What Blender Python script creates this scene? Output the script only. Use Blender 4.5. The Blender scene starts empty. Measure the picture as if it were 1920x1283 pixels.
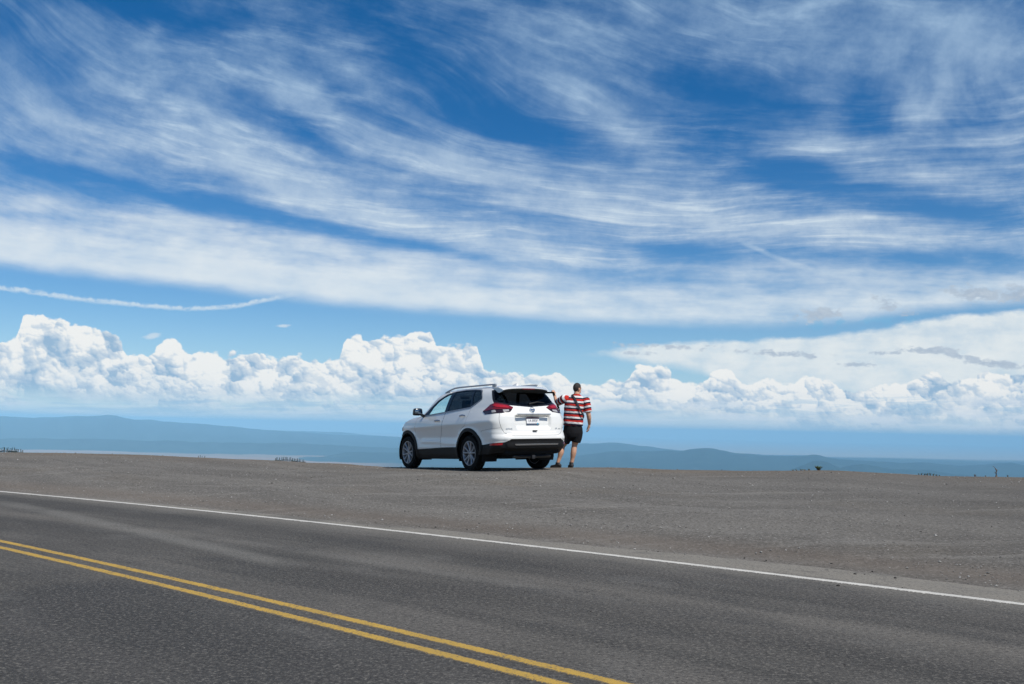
import bpy, bmesh, math, random
import numpy as np
from mathutils import Vector, Matrix
from mathutils.geometry import delaunay_2d_cdt
random.seed(7)
RNG = np.random.default_rng(11)
SC = bpy.context.scene
COL = SC.collection
R_ = math.radians

# ------------------------------------------------------------------ camera
EYE = 1.36
PITCH, ROLL = R_(4.92), 0.022
cam_d = bpy.data.cameras.new('camera')
cam_d.lens = 35.0; cam_d.sensor_width = 36.0
cam_d.clip_start = 0.1; cam_d.clip_end = 200000
cam = bpy.data.objects.new('camera', cam_d); COL.objects.link(cam)
_Rx = Matrix.Rotation(PITCH, 3, 'X')
_Rr = Matrix(((math.cos(ROLL), 0, -math.sin(ROLL)), (0, 1, 0), (math.sin(ROLL), 0, math.cos(ROLL))))
CAMR = _Rx @ _Rr                                   # columns: right, forward, up
cm = Matrix.Identity(4)
for k in range(3):
    cm[k][0] = CAMR[k][0]; cm[k][1] = CAMR[k][2]; cm[k][2] = -CAMR[k][1]
cm[2][3] = EYE
cam.matrix_world = cm
SC.camera = cam

# ------------------------------------------------------------------ exposure / render
SC.view_settings.view_transform = 'Standard'
SC.view_settings.look = 'None'
SC.view_settings.gamma = 1.0
SC.view_settings.use_curve_mapping = False
SC.view_settings.exposure = 0.0
SC.cycles.use_denoising = True
SC.cycles.volume_bounces = 1
SC.cycles.max_bounces = 8
SC.cycles.sample_clamp_indirect = 3.0
SC.cycles.sample_clamp_direct = 6.0

# ------------------------------------------------------------------ sun
SUN_AZ = R_(136)           # compass angle from the view direction, clockwise (behind the camera, to the right)
SUN_EL = R_(54)
sun_dir = Vector((math.sin(SUN_AZ)*math.cos(SUN_EL), math.cos(SUN_AZ)*math.cos(SUN_EL), math.sin(SUN_EL)))
sun_d = bpy.data.lights.new('sun', 'SUN'); sun_d.energy = 4.8; sun_d.angle = R_(0.53); sun_d.color = (1, 0.955, 0.88)
sun = bpy.data.objects.new('sun', sun_d); COL.objects.link(sun)
sun.rotation_euler = sun_dir.to_track_quat('Z', 'Y').to_euler(); sun.location = (20, -20, 40)

# ------------------------------------------------------------------ node helpers
class S:
    """a shader socket with arithmetic"""
    def __init__(s, t, sock): s.t, s.k = t, sock
    def _m(s, op, *o, clamp=False):
        n = s.t.nodes.new('ShaderNodeMath'); n.operation = op; n.use_clamp = clamp
        for i, v in enumerate((s,)+o):
            if isinstance(v, S): s.t.links.new(v.k, n.inputs[i])
            else: n.inputs[i].default_value = v
        return S(s.t, n.outputs[0])
    def __add__(s, o): return s._m('ADD', o)
    __radd__ = __add__
    def __sub__(s, o): return s._m('SUBTRACT', o)
    def __rsub__(s, o): return (s*-1.0)+o
    def __mul__(s, o): return s._m('MULTIPLY', o)
    __rmul__ = __mul__
    def __truediv__(s, o): return s._m('DIVIDE', o)
    def __pow__(s, o): return s._m('POWER', o)
    def mad(s, a, b): return s._m('MULTIPLY_ADD', a, b)
    def clamp(s, a=0.0, b=1.0):
        if a == 0.0 and b == 1.0: return s._m('ADD', 0.0, clamp=True)
        return s._m('MAXIMUM', a)._m('MINIMUM', b)
    def max(s, o): return s._m('MAXIMUM', o)
    def min(s, o): return s._m('MINIMUM', o)
    def abs(s): return s._m('ABSOLUTE')
    def ss(s, a, b):                                # smoothstep
        n = s.t.nodes.new('ShaderNodeMapRange'); n.interpolation_type = 'SMOOTHSTEP'
        s.t.links.new(s.k, n.inputs[0]); n.inputs[1].default_value = a; n.inputs[2].default_value = b
        if a > b:
            n.inputs[1].default_value = b; n.inputs[2].default_value = a
            n.inputs[3].default_value = 1; n.inputs[4].default_value = 0
        return S(s.t, n.outputs[0])
    def curve(s, pts):                              # piecewise-linear function of s
        xs = [p[0] for p in pts]; ys = [p[1] for p in pts]
        x0, x1, y0, y1 = min(xs), max(xs), min(ys), max(ys)
        n = s.t.nodes.new('ShaderNodeFloatCurve')
        c = n.mapping.curves[0]; n.mapping.extend = 'HORIZONTAL'
        for i, (px, py) in enumerate(pts):
            q = ((px-x0)/(x1-x0), (py-y0)/(y1-y0) if y1 > y0 else 0)
            if i == 0: c.points[0].location = q
            elif i == len(pts)-1: c.points[-1].location = q
            else: c.points.new(*q)
        for p in c.points: p.handle_type = 'AUTO_CLAMPED'
        n.mapping.update()
        v = ((s-x0)*(1/(x1-x0))).clamp()
        s.t.links.new(v.k, n.inputs['Value'])
        return S(s.t, n.outputs[0]).mad(y1-y0, y0)
def vec(t, x, y, z=0.0):
    n = t.nodes.new('ShaderNodeCombineXYZ')
    for i, v in enumerate((x, y, z)):
        if isinstance(v, S): t.links.new(v.k, n.inputs[i])
        else: n.inputs[i].default_value = v
    return S(t, n.outputs[0])
def sep(v):
    n = v.t.nodes.new('ShaderNodeSeparateXYZ'); v.t.links.new(v.k, n.inputs[0])
    return [S(v.t, o) for o in n.outputs]
def noise(v, scale=1.0, detail=4.0, rough=0.55, lac=2.0, dist=0.0, dim='3D'):
    n = v.t.nodes.new('ShaderNodeTexNoise'); n.noise_dimensions = dim
    v.t.links.new(v.k, n.inputs['Vector'])
    n.inputs['Scale'].default_value = scale; n.inputs['Detail'].default_value = detail
    n.inputs['Roughness'].default_value = rough; n.inputs['Lacunarity'].default_value = lac; n.inputs['Distortion'].default_value = dist
    return S(v.t, n.outputs['Fac' if 'Fac' in n.outputs else 0])
def voro(v, smooth=0.35, dim='2D', feature='SMOOTH_F1'):
    n = v.t.nodes.new('ShaderNodeTexVoronoi'); n.voronoi_dimensions = dim; n.feature = feature
    v.t.links.new(v.k, n.inputs['Vector']); n.inputs['Scale'].default_value = 1.0
    if feature == 'SMOOTH_F1': n.inputs['Smoothness'].default_value = smooth
    return S(v.t, n.outputs['Distance']), S(v.t, n.outputs['Position']), S(v.t, n.outputs['Color'])
def mixc(f, a, b):
    t = f.t; n = t.nodes.new('ShaderNodeMix'); n.data_type = 'RGBA'; n.clamp_factor = True
    t.links.new(f.k, n.inputs[0])
    for i, v in ((6, a), (7, b)):
        if isinstance(v, S): t.links.new(v.k, n.inputs[i])
        else: n.inputs[i].default_value = (*v, 1)
    return S(t, n.outputs[2])
def lin(r, g, b):
    f = lambda c: c/12.92 if c <= 0.04045 else ((c+0.055)/1.055)**2.4
    return (f(r/255), f(g/255), f(b/255))

# ------------------------------------------------------------------ sky (world)
def build_world():
    w = bpy.data.worlds.new('World'); SC.world = w; w.use_nodes = True
    SC.world = None                                 # linked again below: building is faster while it is unlinked
    t = w.node_tree; t.nodes.clear()
    STR = 0.10
    sky = t.nodes.new('ShaderNodeTexSky'); sky.sky_type = 'NISHITA'; sky.sun_disc = False
    sky.sun_elevation = SUN_EL; sky.sun_rotation = SUN_AZ
    sky.altitude = 2200; sky.air_density = 1.0; sky.dust_density = 0.3; sky.ozone_density = 2.0
    hs = t.nodes.new('ShaderNodeHueSaturation'); hs.inputs['Hue'].default_value = 0.502
    hs.inputs['Saturation'].default_value = 1.42; hs.inputs['Value'].default_value = 1.0
    t.links.new(sky.outputs[0], hs.inputs['Color'])
    base = S(t, hs.outputs[0])
    tc = t.nodes.new('ShaderNodeTexCoord')
    dx, dy, dz = sep(S(t, tc.outputs['Generated']))
    az = dx._m('ARCTAN2', dy)                                    # 0 = straight ahead, + to the right
    el = dz._m('ARCSINE')
    K = 1867.0
    X = ((az + az*az*az*0.333)*K + 960.0).clamp(-3500, 5400)     # azimuth and height as fixed world angles (1/1867 rad)
    Y = (el*(-1.031*K) + az*41.0) + 802.0
    def C(r, g, b): return tuple(c/STR for c in lin(r, g, b))
    def N(x, y, seed, det, rough): return noise(vec(t, x+seed*13.7, y+seed*7.3), 1.0, det, rough, dim='2D')
    XY = vec(t, X, Y)
    def blob(cx, cy, rx, ry, ang):                               # soft elliptical patch: 1 in the middle, fading outwards
        n = t.nodes.new('ShaderNodeMapping'); n.vector_type = 'TEXTURE'
        n.inputs['Location'].default_value = (cx, cy, 0); n.inputs['Rotation'].default_value = (0, 0, R_(ang)); n.inputs['Scale'].default_value = (rx, ry, 1)
        t.links.new(XY.k, n.inputs['Vector'])
        d = t.nodes.new('ShaderNodeVectorMath'); d.operation = 'DOT_PRODUCT'
        t.links.new(n.outputs[0], d.inputs[0]); t.links.new(n.outputs[0], d.inputs[1])
        p = t.nodes.new('ShaderNodeMath'); p.operation = 'POWER'; p.inputs[0].default_value = math.exp(-1); t.links.new(d.outputs['Value'], p.inputs[1])
        return S(t, p.outputs[0])
    def blobs(lst, mx=False):
        r = None
        for b in lst:
            e = blob(*b[:5])
            if r is None: r = e*b[5]
            elif mx: r = r.max(e*b[5])
            else: r = e.mad(b[5], r)
        return r
    # pale air close to the horizon
    hz = Y.curve([(300, 0), (560, 0.10), (680, 0.34), (760, 0.78), (800, 0.95), (1000, 0.95)])
    clear = mixc(hz, base, mixc(Y.ss(715, 790), C(160, 199, 226), C(200, 219, 233)))
    w1 = N(X*0.0015, Y*0.0028, 3.1, 1.0, 0.45) - 0.5
    sk = N(X*0.0028, (Y-X*0.055)*0.020, 4.4, 5.0, 0.60)-0.5
    lump = N(X*0.011, Y*0.020, 6.4, 5.0, 0.6)-0.5
    # ---- low bright deck with a sharp lower edge
    lowe = X.curve([(-600, 505), (0, 528), (300, 545), (700, 576), (1000, 596), (1300, 610), (1500, 616), (1700, 600), (1920, 590), (2600, 580)])
    upe = X.curve([(-600, 380), (0, 430), (300, 440), (600, 480), (960, 520), (1200, 548), (1450, 555), (1620, 540), (1750, 560), (1920, 556), (2600, 560)])
    lo = (lowe - Y + sk*14.0 + lump*8).ss(-6, 26)
    up = (Y - upe + sk*150.0 + lump*60.0 + w1*50).ss(-70, 65)
    deck = lo*up*(sk*0.42 + lump*0.15 + 0.93).clamp(0, 1)
    # ---- big pale shelf at the right
    she_t = X.curve([(1030, 664), (1120, 652), (1200, 642), (1300, 634), (1450, 632), (1600, 622), (1750, 605), (1920, 598), (2600, 590)])
    she_b = X.curve([(1030, 668), (1100, 668), (1180, 684), (1300, 702), (1450, 740), (1920, 760), (2600, 760)])
    shelf = (Y - she_t + lump*22 + sk*12).ss(0, 12)*(she_b - Y + lump*16).ss(0, 22)*X.ss(1025, 1090)*(lump*0.7+sk*0.5+0.97).clamp()
    # ---- contrail
    con = X.curve([(-600, 540), (0, 562), (120, 572), (250, 580), (340, 583), (420, 578), (480, 566), (550, 550), (640, 530)])
    cn = N(X*0.06, Y*0.06, 0.5, 3.0, 0.6)-0.5
    cn2 = N(X*0.02, Y*0.10, 8.5, 4.0, 0.6)-0.5
    tr = ((Y-con+cn*8+cn2*4).abs()).ss(6.5, 0.5)*X.ss(575, 480)*(cn*2.0+cn2*1.2+0.85).clamp()
    # ---- small dark scud in front of the shelf
    sc_n = N(X*0.030, Y*0.055, 2.2, 6.0, 0.65)-0.5
    scud = blobs([(1540, 593, 52, 15, -2, 1.0), (1668, 578, 38, 20, 20, .8), (1700, 598, 30, 8, 5, .75), (1500, 595, 30, 9, -8, .7), (1830, 568, 66, 17, 8, 1.05), (1915, 574, 60, 18, 4, 1.1), (1790, 562, 30, 14, 10, .8),
                  (1460, 663, 95, 8, 5, .95), (1530, 672, 45, 6, 8, .85), (1740, 664, 70, 9, 4, 1.0), (1800, 676, 60, 8, 12, .9), (1660, 667, 50, 5, 0, .8), (1610, 687, 60, 6, 0, .85), (1870, 692, 85, 9, 6, 1.0), (1250, 648, 110, 8, 3, .75), (1180, 660, 60, 6, 0, .6), (1340, 648, 60, 5, 5, .65)], True)
    sa = (scud + sc_n*2.3).ss(0.44, 0.96)*scud.ss(0.06, 0.22)*0.9
    sccol = mixc((sc_n*1.6+0.5).clamp(), C(144, 166, 192), C(196, 207, 218))
    deckc = mixc((lump*1.4+0.55).clamp(), C(210, 224, 235), C(229, 236, 240))
    shelfc = mixc((lump*1.3+sk*0.7+0.5).clamp(), C(206, 220, 230), C(240, 243, 241))
    def flats(col):
        col = mixc(deck*0.92, col, deckc)
        col = mixc(shelf*0.95, col, shelfc)
        rip = N(X*0.030 + Y*0.02, Y*0.05, 1.7, 3.0, 0.5)
        rz = ((Y-612.0).abs()).ss(16, 4)*X.ss(1470, 1560)*X.ss(1760, 1680)
        col = mixc(rz*rip.ss(0.48, 0.62)*0.55, col, C(118, 180, 219))
        col = mixc(tr*0.75, col, C(214, 228, 237))
        return mixc(sa, col, sccol)
    # ================= upper sky: cirrus
    w2 = N(X*0.0040, Y*0.007, 9.7, 1.0, 0.5) - 0.5
    Xc = X.clamp(-500, 1900)
    g = Xc*(Xc.mad(-0.000075, 0.42))
    wgt = Y.mad(-0.0030, 1.62).clamp(0.18, 1.0)
    psi = Y - g*wgt + w1*150.0 + w2*26.0
    psi2 = Y - g*wgt*1.18 + w1*170.0 + w2*60.0
    veil = N(X*0.0026, psi*0.0065, 1.0, 5.0, 0.58)
    torn = N(X*0.0030+w1*1.5, psi*0.0125, 22.0, 6.0, 0.60)
    s2 = N(X*0.0019+w2*1.2, psi*0.0170+w1*2.0, 5.0, 7.0, 0.64)
    s3 = N(X*0.0042+w1*2.0, psi2*0.0260, 8.0, 6.0, 0.64)
    pick = N(X*0.0050, Y*0.0075, 31.0, 3.0, 0.55)
    puff = N(X*0.0095, Y*0.0125, 2.0, 7.0, 0.66)
    cov = blobs([  # centre, radii, tilt (down to the right positive), weight
        (250, 190, 330, 50, 25, .40), (540, 165, 95, 40, 32, .62), (700, 245, 180, 24, 22, .40), (860, 300, 200, 22, 14, .34), (640, 370, 330, 55, 18, .32),
        (150, 270, 300, 60, 15, .24), (1150, 370, 420, 50, 12, .42), (1550, 435, 330, 28, 8, .50), (470, 320, 220, 36, 25, .22),
        (1790, 160, 190, 95, 30, .44), (1350, 60, 330, 90, 15, .34), (1090, 170, 200, 30, 38, .30), (1600, 300, 330, 40, 22, .28), (1720, 230, 34, 70, -25, .26), (1870, 150, 90, 40, 10, .2),
        (1030, 60, 160, 60, 40, .16), (900, 440, 300, 26, 10, .28), (90, 70, 120, 22, 20, .22), (1200, 285, 120, 24, 22, .2),
        (70, 12, 190, 60, 10, -.6), (700, 70, 160, 45, 22, -.36), (330, 230, 130, 22, 27, -.22), (650, 205, 120, 32, 25, -.34),
        (330, 385, 420, 17, 8, -.50), (860, 470, 230, 12, 9, -.34), (1290, 175, 190, 45, 20, -.36), (1190, 455, 130, 20, 8, -.38), (1640, 225, 60, 60, 60, -.36), (900, 215, 120, 30, 20, -.28),
        (1480, 330, 190, 34, 20, -.30), (1800, 425, 190, 22, 12, -.36), (1640, 495, 330, 26, 6, -.46), (560, 250, 90, 18, 28, -.20), (1850, 245, 70, 45, 0, -.24), (1900, 10, 150, 50, 10, -.5), (1000, 240, 120, 30, 20, -.18)])
    cov = cov + 0.10
    # hooked wisps at the upper right: C-shaped strands one beside the other
    hq = X - ((Y-205.0)*(Y-205.0))*0.0062 + w2*95.0 + (puff-0.5)*22.0
    hook = N(hq*0.0135, Y*0.0040, 15.0, 3.0, 0.55)
    hm = blob(1785, 185, 150, 120, 10)
    d = ((veil-0.5)*0.85 + (torn-0.5)*1.0)*(hm*-0.6+1.0) + (puff-0.5)*0.42 + hm*((hook-0.5)*1.15+0.04)
    body_ = (d + cov*1.02).ss(-0.27, 0.86)
    fibre = (s2.ss(0.46, 0.72)*pick.ss(0.36, 0.64) + s3.ss(0.46, 0.72)*pick.ss(0.64, 0.38))*(hm*-0.9+1.0)*(torn+0.4)
    cir = body_*(fibre*0.36 + 0.74 + (puff-0.5)*0.80 + (torn-0.5)*0.5).clamp(0.2, 1.6) + fibre*(d+cov).ss(-0.55, 0.3)*0.14
    cl_c = mixc(Y.ss(60, 560), C(172, 200, 226), C(220, 231, 238))
    a_c = (cir*Y.curve([(0, 0.62), (250, 0.74), (500, 0.86)])).clamp(0, 0.9)*(lowe - Y).ss(-14, 30)
    upc = mixc(a_c, clear, cl_c)
    con2 = X.curve([(1380, 450), (1440, 475), (1500, 500), (1560, 520), (1640, 536)])
    tr2 = ((Y-con2+w2*20+(puff-0.5)*14).abs()).ss(8, 0.5)*X.ss(1380, 1400)*X.ss(1650, 1500)*(puff*1.6-0.3).clamp()
    upc = mixc(tr2*0.5, upc, C(200, 218, 232))
    upc = flats(upc)
    # ================= lower sky: cumulus banks, from the farthest row to the nearest
    def cum(col, tops, base, amp, size, seed, hazy, soft=3.0, bright=1.0, thick=70.0, op=1.0, gap=False):
        wa = N(X*(1.6/size), Y*(1.8/size), seed*1.3, 4.0, 0.6) - 0.5
        wb = N(X*(1.6/size), Y*(1.8/size), seed*1.3+9, 4.0, 0.6) - 0.5
        lit = None; bil = None
        for k, (sc, a) in enumerate(((1.0, 0.56), (0.47, 0.36), (0.21, 0.22), (0.10, 0.11))):
            px = X.mad(1.0/(size*sc), seed*3.7 + k*5.1) + wa*(0.9/(1+0.3*k)); py = Y.mad(1.15/(size*sc), seed*1.9) + wb*(0.9/(1+0.3*k))
            dd, pos, _ = voro(vec(t, px, py), 0.25 if k < 2 else 0.4)
            qx, qy, _z = sep(pos)
            l = ((px-qx)*0.55 - (py-qy)*0.85)*a
            b = (dd*dd).mad(-1.6*a, a)
            lit = l if lit is None else lit + l
            bil = b if bil is None else bil + b
        top = X.curve(tops)
        dens = (Y - top) + (bil-0.78)*amp + wa*(amp*0.35)
        al = dens.ss(0.0, soft)*op
        if gap: al = al*N(X*0.0046, Y*0.004, seed*5.7, 2.0, 0.5).ss(0.36, 0.50)
        depth = (Y - top)*(1.0/thick)
        fade = (X.curve(base) - Y).ss(-10, 34)
        lowf = N(X*0.010, Y*0.017, seed+3, 3.0, 0.55)
        v = lit*1.15 + (bil-0.7)*0.50 - depth*0.40 + (lowf-0.5)*1.9 + 0.74 + dens.ss(20, 0)*0.22
        v = (v*bright).clamp()
        cc = mixc(v.ss(0.05, 0.55), C(152, 183, 211), C(199, 213, 226))
        cc = mixc(v.ss(0.48, 0.98), cc, C(248, 247, 243))
        cc = mixc(lowf*0.0 + hazy, cc, C(160, 193, 220))
        return mixc(al*fade, col, cc)
    big = [(-600, 650), (-200, 640), (0, 655), (28, 650), (42, 616), (85, 607), (130, 622), (180, 626), (214, 632), (232, 655), (262, 668), (300, 660), (318, 640), (338, 647), (352, 663),
           (420, 664), (478, 660), (505, 673), (560, 664), (620, 672), (642, 648), (668, 628), (702, 633), (742, 632), (768, 621), (800, 619), (816, 630), (824, 646), (850, 639), (880, 641), (902, 658),
           (908, 690), (950, 699), (985, 697), (1035, 692), (1062, 704), (1100, 724), (1140, 712), (1166, 712), (1182, 699), (1206, 683), (1240, 686), (1268, 706), (1300, 714), (1330, 699), (1350, 694), (1378, 706),
           (1400, 720), (1440, 712), (1476, 728), (1494, 712), (1530, 703), (1562, 714), (1620, 728), (1690, 722), (1750, 706), (1800, 713), (1850, 704), (1920, 698), (2300, 690), (2700, 650)]
    def shift(dyv, wob, sd):
        r = random.Random(sd)
        xs = np.linspace(-600, 2700, 60); ty = np.interp(xs, [q[0] for q in big], [q[1] for q in big])
        return [(float(x), float(max(y, 655)*0.45 + 0.55*690 + dyv + r.uniform(-wob, wob) + x*0.012)) for x, y in zip(xs, ty)]
    bs = [(-600, 742), (0, 752), (960, 768), (1500, 790), (1920, 800), (2700, 800)]
    low = flats(clear)
    low = cum(low, big, bs, 24, 82, 1.0, 0.06, soft=5.0, bright=1.04, thick=105)
    low = cum(low, shift(18, 22, 3), bs, 28, 62, 2.0, 0.08, soft=6.0, bright=1.03, thick=62, op=0.92, gap=True)
    low = cum(low, shift(42, 20, 5), bs, 22, 46, 3.0, 0.20, soft=7.0, thick=45, op=0.86, gap=True)
    low = cum(low, shift(68, 14, 9), [(x, y+26) for x, y in bs], 14, 34, 4.0, 0.40, soft=7.0, thick=30, op=0.70, gap=True)
    # flat hazy bars beneath the banks
    bar = N(X*0.006, Y*0.075, 12.0, 5.0, 0.6)
    bz = Y.ss(735, 760)*Y.ss(830, 800)
    low = mixc(bz*bar.ss(0.48, 0.68)*0.7, low, C(216, 226, 236))
    low = mixc(Y.ss(735, 758)*Y.ss(800, 765)*bar.ss(0.50, 0.36)*0.45, low, C(150, 192, 222))
    # a small loose puff or two
    pf = blobs([(283, 636, 20, 8, -8, 1.0), (528, 611, 16, 4, -4, .8), (860, 641, 22, 3, 2, .7)], True)
    low = mixc((pf+sc_n*1.2).ss(0.34, 0.9)*pf.ss(0.06, 0.2)*0.7, low, C(215, 226, 235))
    # ---- one background per zone: only the zone that is looked at is evaluated
    def BG(c):
        n = t.nodes.new('ShaderNodeBackground'); n.inputs[1].default_value = STR
        if isinstance(c, S): t.links.new(c.k, n.inputs[0])
        else: n.inputs[0].default_value = (*c, 1)
        return n
    def MX(f, a, b):
        n = t.nodes.new('ShaderNodeMixShader'); t.links.new(f.k, n.inputs[0])
        t.links.new(a.outputs[0], n.inputs[1]); t.links.new(b.outputs[0], n.inputs[2]); return n
    split = X.curve([(-600, 580), (0, 597), (560, 600), (700, 606), (1000, 618), (1300, 640), (1500, 680), (2600, 680)])
    m = MX((Y-split)._m('GREATER_THAN', 0.0), BG(upc), BG(low))
    m = MX(Y._m('GREATER_THAN', 845.0), m, BG(C(180, 206, 226)))
    out = t.nodes.new('ShaderNodeOutputWorld'); t.links.new(m.outputs[0], out.inputs[0])
    w.cycles.sampling_method = 'MANUAL'; w.cycles.sample_map_resolution = 512
    SC.world = w
build_world()
# ------------------------------------------------------------------ object helpers
def tag(o, label=None, cat=None, group=None, kind=None):
    if label: o['label'] = label
    if cat: o['category'] = cat
    if group: o['group'] = group
    if kind: o['kind'] = kind
    return o
def mesh_obj(name, verts, faces, mat=None, parent=None, smooth=True):
    me = bpy.data.meshes.new(name)
    if isinstance(verts, np.ndarray): verts = verts.tolist()
    if isinstance(faces, np.ndarray): faces = faces.tolist()
    me.from_pydata(verts, [], faces); me.update()
    if smooth: me.polygons.foreach_set('use_smooth', [True]*len(me.polygons))
    o = bpy.data.objects.new(name, me); COL.objects.link(o)
    if mat: me.materials.append(mat)
    if parent: o.parent = parent
    return o
def empty(name, loc=(0, 0, 0), rz=0.0):
    o = bpy.data.objects.new(name, None); COL.objects.link(o)
    o.location = loc; o.rotation_euler = (0, 0, rz); o.empty_display_size = 0.2
    return o
def attr(o, name, vals):
    a = o.data.attributes.new(name, 'FLOAT', 'POINT'); a.data.foreach_set('value', np.asarray(vals, dtype=np.float32))
def grid_faces(nu, nv, wrap=False):
    i = np.arange(nu-1)[:, None]*nv; j = np.arange(nv-1)[None, :]
    a = (i+j).ravel()
    return np.stack([a, a+nv, a+nv+1, a+1], 1)
def new_mat(name):
    m = bpy.data.materials.new(name); m.use_nodes = True
    t = m.node_tree; b = t.nodes['Principled BSDF']
    return m, t, b
def simple(name, col, rough=0.5, metal=0.0, spec=0.5, coat=0.0, var=0.0, vscale=30.0, bump=0.0):
    m, t, b = new_mat(name)
    b.inputs['Roughness'].default_value = rough; b.inputs['Metallic'].default_value = metal
    b.inputs['Specular IOR Level'].default_value = spec
    b.inputs['Coat Weight'].default_value = coat; b.inputs['Coat Roughness'].default_value = 0.04
    b.inputs['Base Color'].default_value = (*col, 1)
    if var or bump:
        tc = t.nodes.new('ShaderNodeTexCoord')
        n = noise(S(t, tc.outputs['Object']), vscale, 4.0, 0.6)
        if var:
            c = mixc(n, tuple(max(0, q*(1-var)) for q in col), tuple(min(1, q*(1+var)) for q in col))
            t.links.new(c.k, b.inputs['Base Color'])
        if bump:
            bp = t.nodes.new('ShaderNodeBump'); bp.inputs['Strength'].default_value = bump; bp.inputs['Distance'].default_value = 0.01
            t.links.new(n.k, bp.inputs['Height']); t.links.new(bp.outputs[0], b.inputs['Normal'])
    return m

# ------------------------------------------------------------------ where things stand
def ray(px, py):
    """world direction of a point of the photograph, scaled to 1 m of forward depth"""
    return CAMR @ Vector(((px-960.0)/1867.0, 1.0, (641.5-py)/1867.0))
def at(px, py, depth):
    return Vector((0, 0, EYE)) + ray(px, py)*depth
# road frame: u along the road (growing to the far left), v across it (negative = far side)
RA = R_(144.335); UX, UY = math.cos(RA), math.sin(RA)
def uv_of(x, y): return x*UX+y*UY, -x*UY+y*UX
def xy_of(u, v): return u*UX-v*UY, u*UY+v*UX
def quad(c, u, lo=-4.0, hi=20.0):
    u = np.asarray(u, float); uc = np.clip(u, lo, hi)
    return c[0]*uc*uc+c[1]*uc+c[2] + (u-uc)*(2*c[0]*uc+c[1])
V_WHITE = lambda u: quad((0.00520, -0.1130, -9.130), u)
V_EDGE = lambda u: quad((0.00430, -0.0434, -10.412), u)
V_YUP = lambda u: quad((0.00333, -0.1571, -4.4225), u)
V_YLO = lambda u: quad((0.00326, -0.1587, -4.1687), u)
V_NEAR = lambda u: V_YLO(u) + 4.1

# crest of the lot as seen from the road: azimuth -> (distance, height)
CREST = [(-500, 838, 30), (-200, 844, 28), (0, 848.5, 26.5), (100, 849.5, 26), (270, 853.5, 25.2), (370, 858.5, 25), (520, 864, 24.4), (570, 867.5, 24.2), (640, 870, 23.9),
         (740, 875, 23.3), (850, 877.5, 22.4), (960, 879, 21.7), (1060, 879.6, 21.5), (1200, 881, 21.0), (1400, 883, 20.5), (1470, 883.6, 20.3), (1520, 882.8, 20.2), (1580, 883.2, 20.0),
         (1680, 888.6, 19.6), (1760, 893, 19.3), (1920, 896, 18.8), (2200, 900, 18.0), (2600, 906, 17)]
_ca, _cr, _cz = [], [], []
for px, py, d in CREST:
    p = at(px, py, d); r = math.hypot(p.x, p.y)
    _ca.append(math.atan2(p.x, p.y)); _cr.append(r); _cz.append(p.z)
_ca, _cr, _cz = map(np.array, (_ca, _cr, _cz))
# lane under the car: plane through the tyre contacts (height over the world origin)
CAR_O = at(884, 883.3, 20.2)
CAR_F = at(768, 878.2, 22.45) ; CAR_Rr = at(1018, 879.0, 21.05)
_n = (CAR_F-CAR_O).cross(CAR_Rr-CAR_O); _n = _n if _n.z > 0 else -_n; CAR_N = _n.normalized()
def car_plane(x, y): return CAR_O.z - (CAR_N.x*(x-CAR_O.x)+CAR_N.y*(y-CAR_O.y))/CAR_N.z
def vnoise(x, y, s, seed=0):
    x = np.asarray(x, float)/s; y = np.asarray(y, float)/s
    xi = np.floor(x).astype(np.int64); yi = np.floor(y).astype(np.int64); fx = x-xi; fy = y-yi
    fx = fx*fx*(3-2*fx); fy = fy*fy*(3-2*fy)
    def h(a, b):
        n = (a*374761393 + b*668265263 + seed*982451653) & 0xffffffff
        n = ((n ^ (n >> 13))*1274126177) & 0xffffffff
        return ((n ^ (n >> 16)) & 0xffff)/65535.0
    return (h(xi, yi)*(1-fx)+h(xi+1, yi)*fx)*(1-fy)+(h(xi, yi+1)*(1-fx)+h(xi+1, yi+1)*fx)*fy
# distance at which a ray from the eye leaves the pavement
_th = np.linspace(-math.pi, math.pi, 721)
_re = np.full(_th.shape, np.nan)
_rs = np.arange(2.0, 70.0, 0.1)
for i, a in enumerate(_th):
    u, v = uv_of(_rs*math.sin(a), _rs*math.cos(a))
    k = np.nonzero(v < V_EDGE(u))[0]
    if len(k): _re[i] = _rs[k[0]]
_re_f = np.where(np.isnan(_re), 70.0, _re)
def ground_z(x, y):
    x = np.asarray(x, float); y = np.asarray(y, float)
    r = np.hypot(x, y); a = np.arctan2(x, y)
    D = np.interp(a, _ca, _cr); Z = np.interp(a, _ca, _cz)
    re = np.interp(a, _th, _re_f)
    side = np.clip((np.radians(75)-np.abs(a))/np.radians(35), 0, 1)       # the knoll fades away to the sides
    D = np.maximum(D, re+7.0)
    s = np.clip((r-re)/np.maximum(D-re, 1.0), 0, 1)
    z = Z*s*(2-s)
    over = np.maximum(r-D, 0)
    z = z + (vnoise(x, y, 2.6, 3)-0.5)*0.05*np.clip(s*4, 0, 1)*(s < .93) + (vnoise(x, y, 0.7, 5)-0.5)*0.012*np.clip(s*4, 0, 1)
    # flat pad where the car stands
    cx, cy = CAR_O.x+0.05, CAR_O.y+1.5
    q = np.clip((4.3-np.hypot((x-cx), (y-cy)))/1.6, 0, 1); q = q*q*(3-2*q)*(r < D+0.9)
    z = z*(1-q) + car_plane(x, y)*q
    z = z - np.where(over > 0, np.minimum(0.06*over**2, np.minimum(0.35*over, 13+0.042*over+np.maximum(over-1500, 0)*0.035)), 0)
    z = z*side - (1-side)*0.0
    far = np.clip((r-60)/200, 0, None)
    z = np.where((np.abs(a) > np.radians(40)) & (r > 60), z - far*20, z)
    return np.maximum(z, -474)

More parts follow.
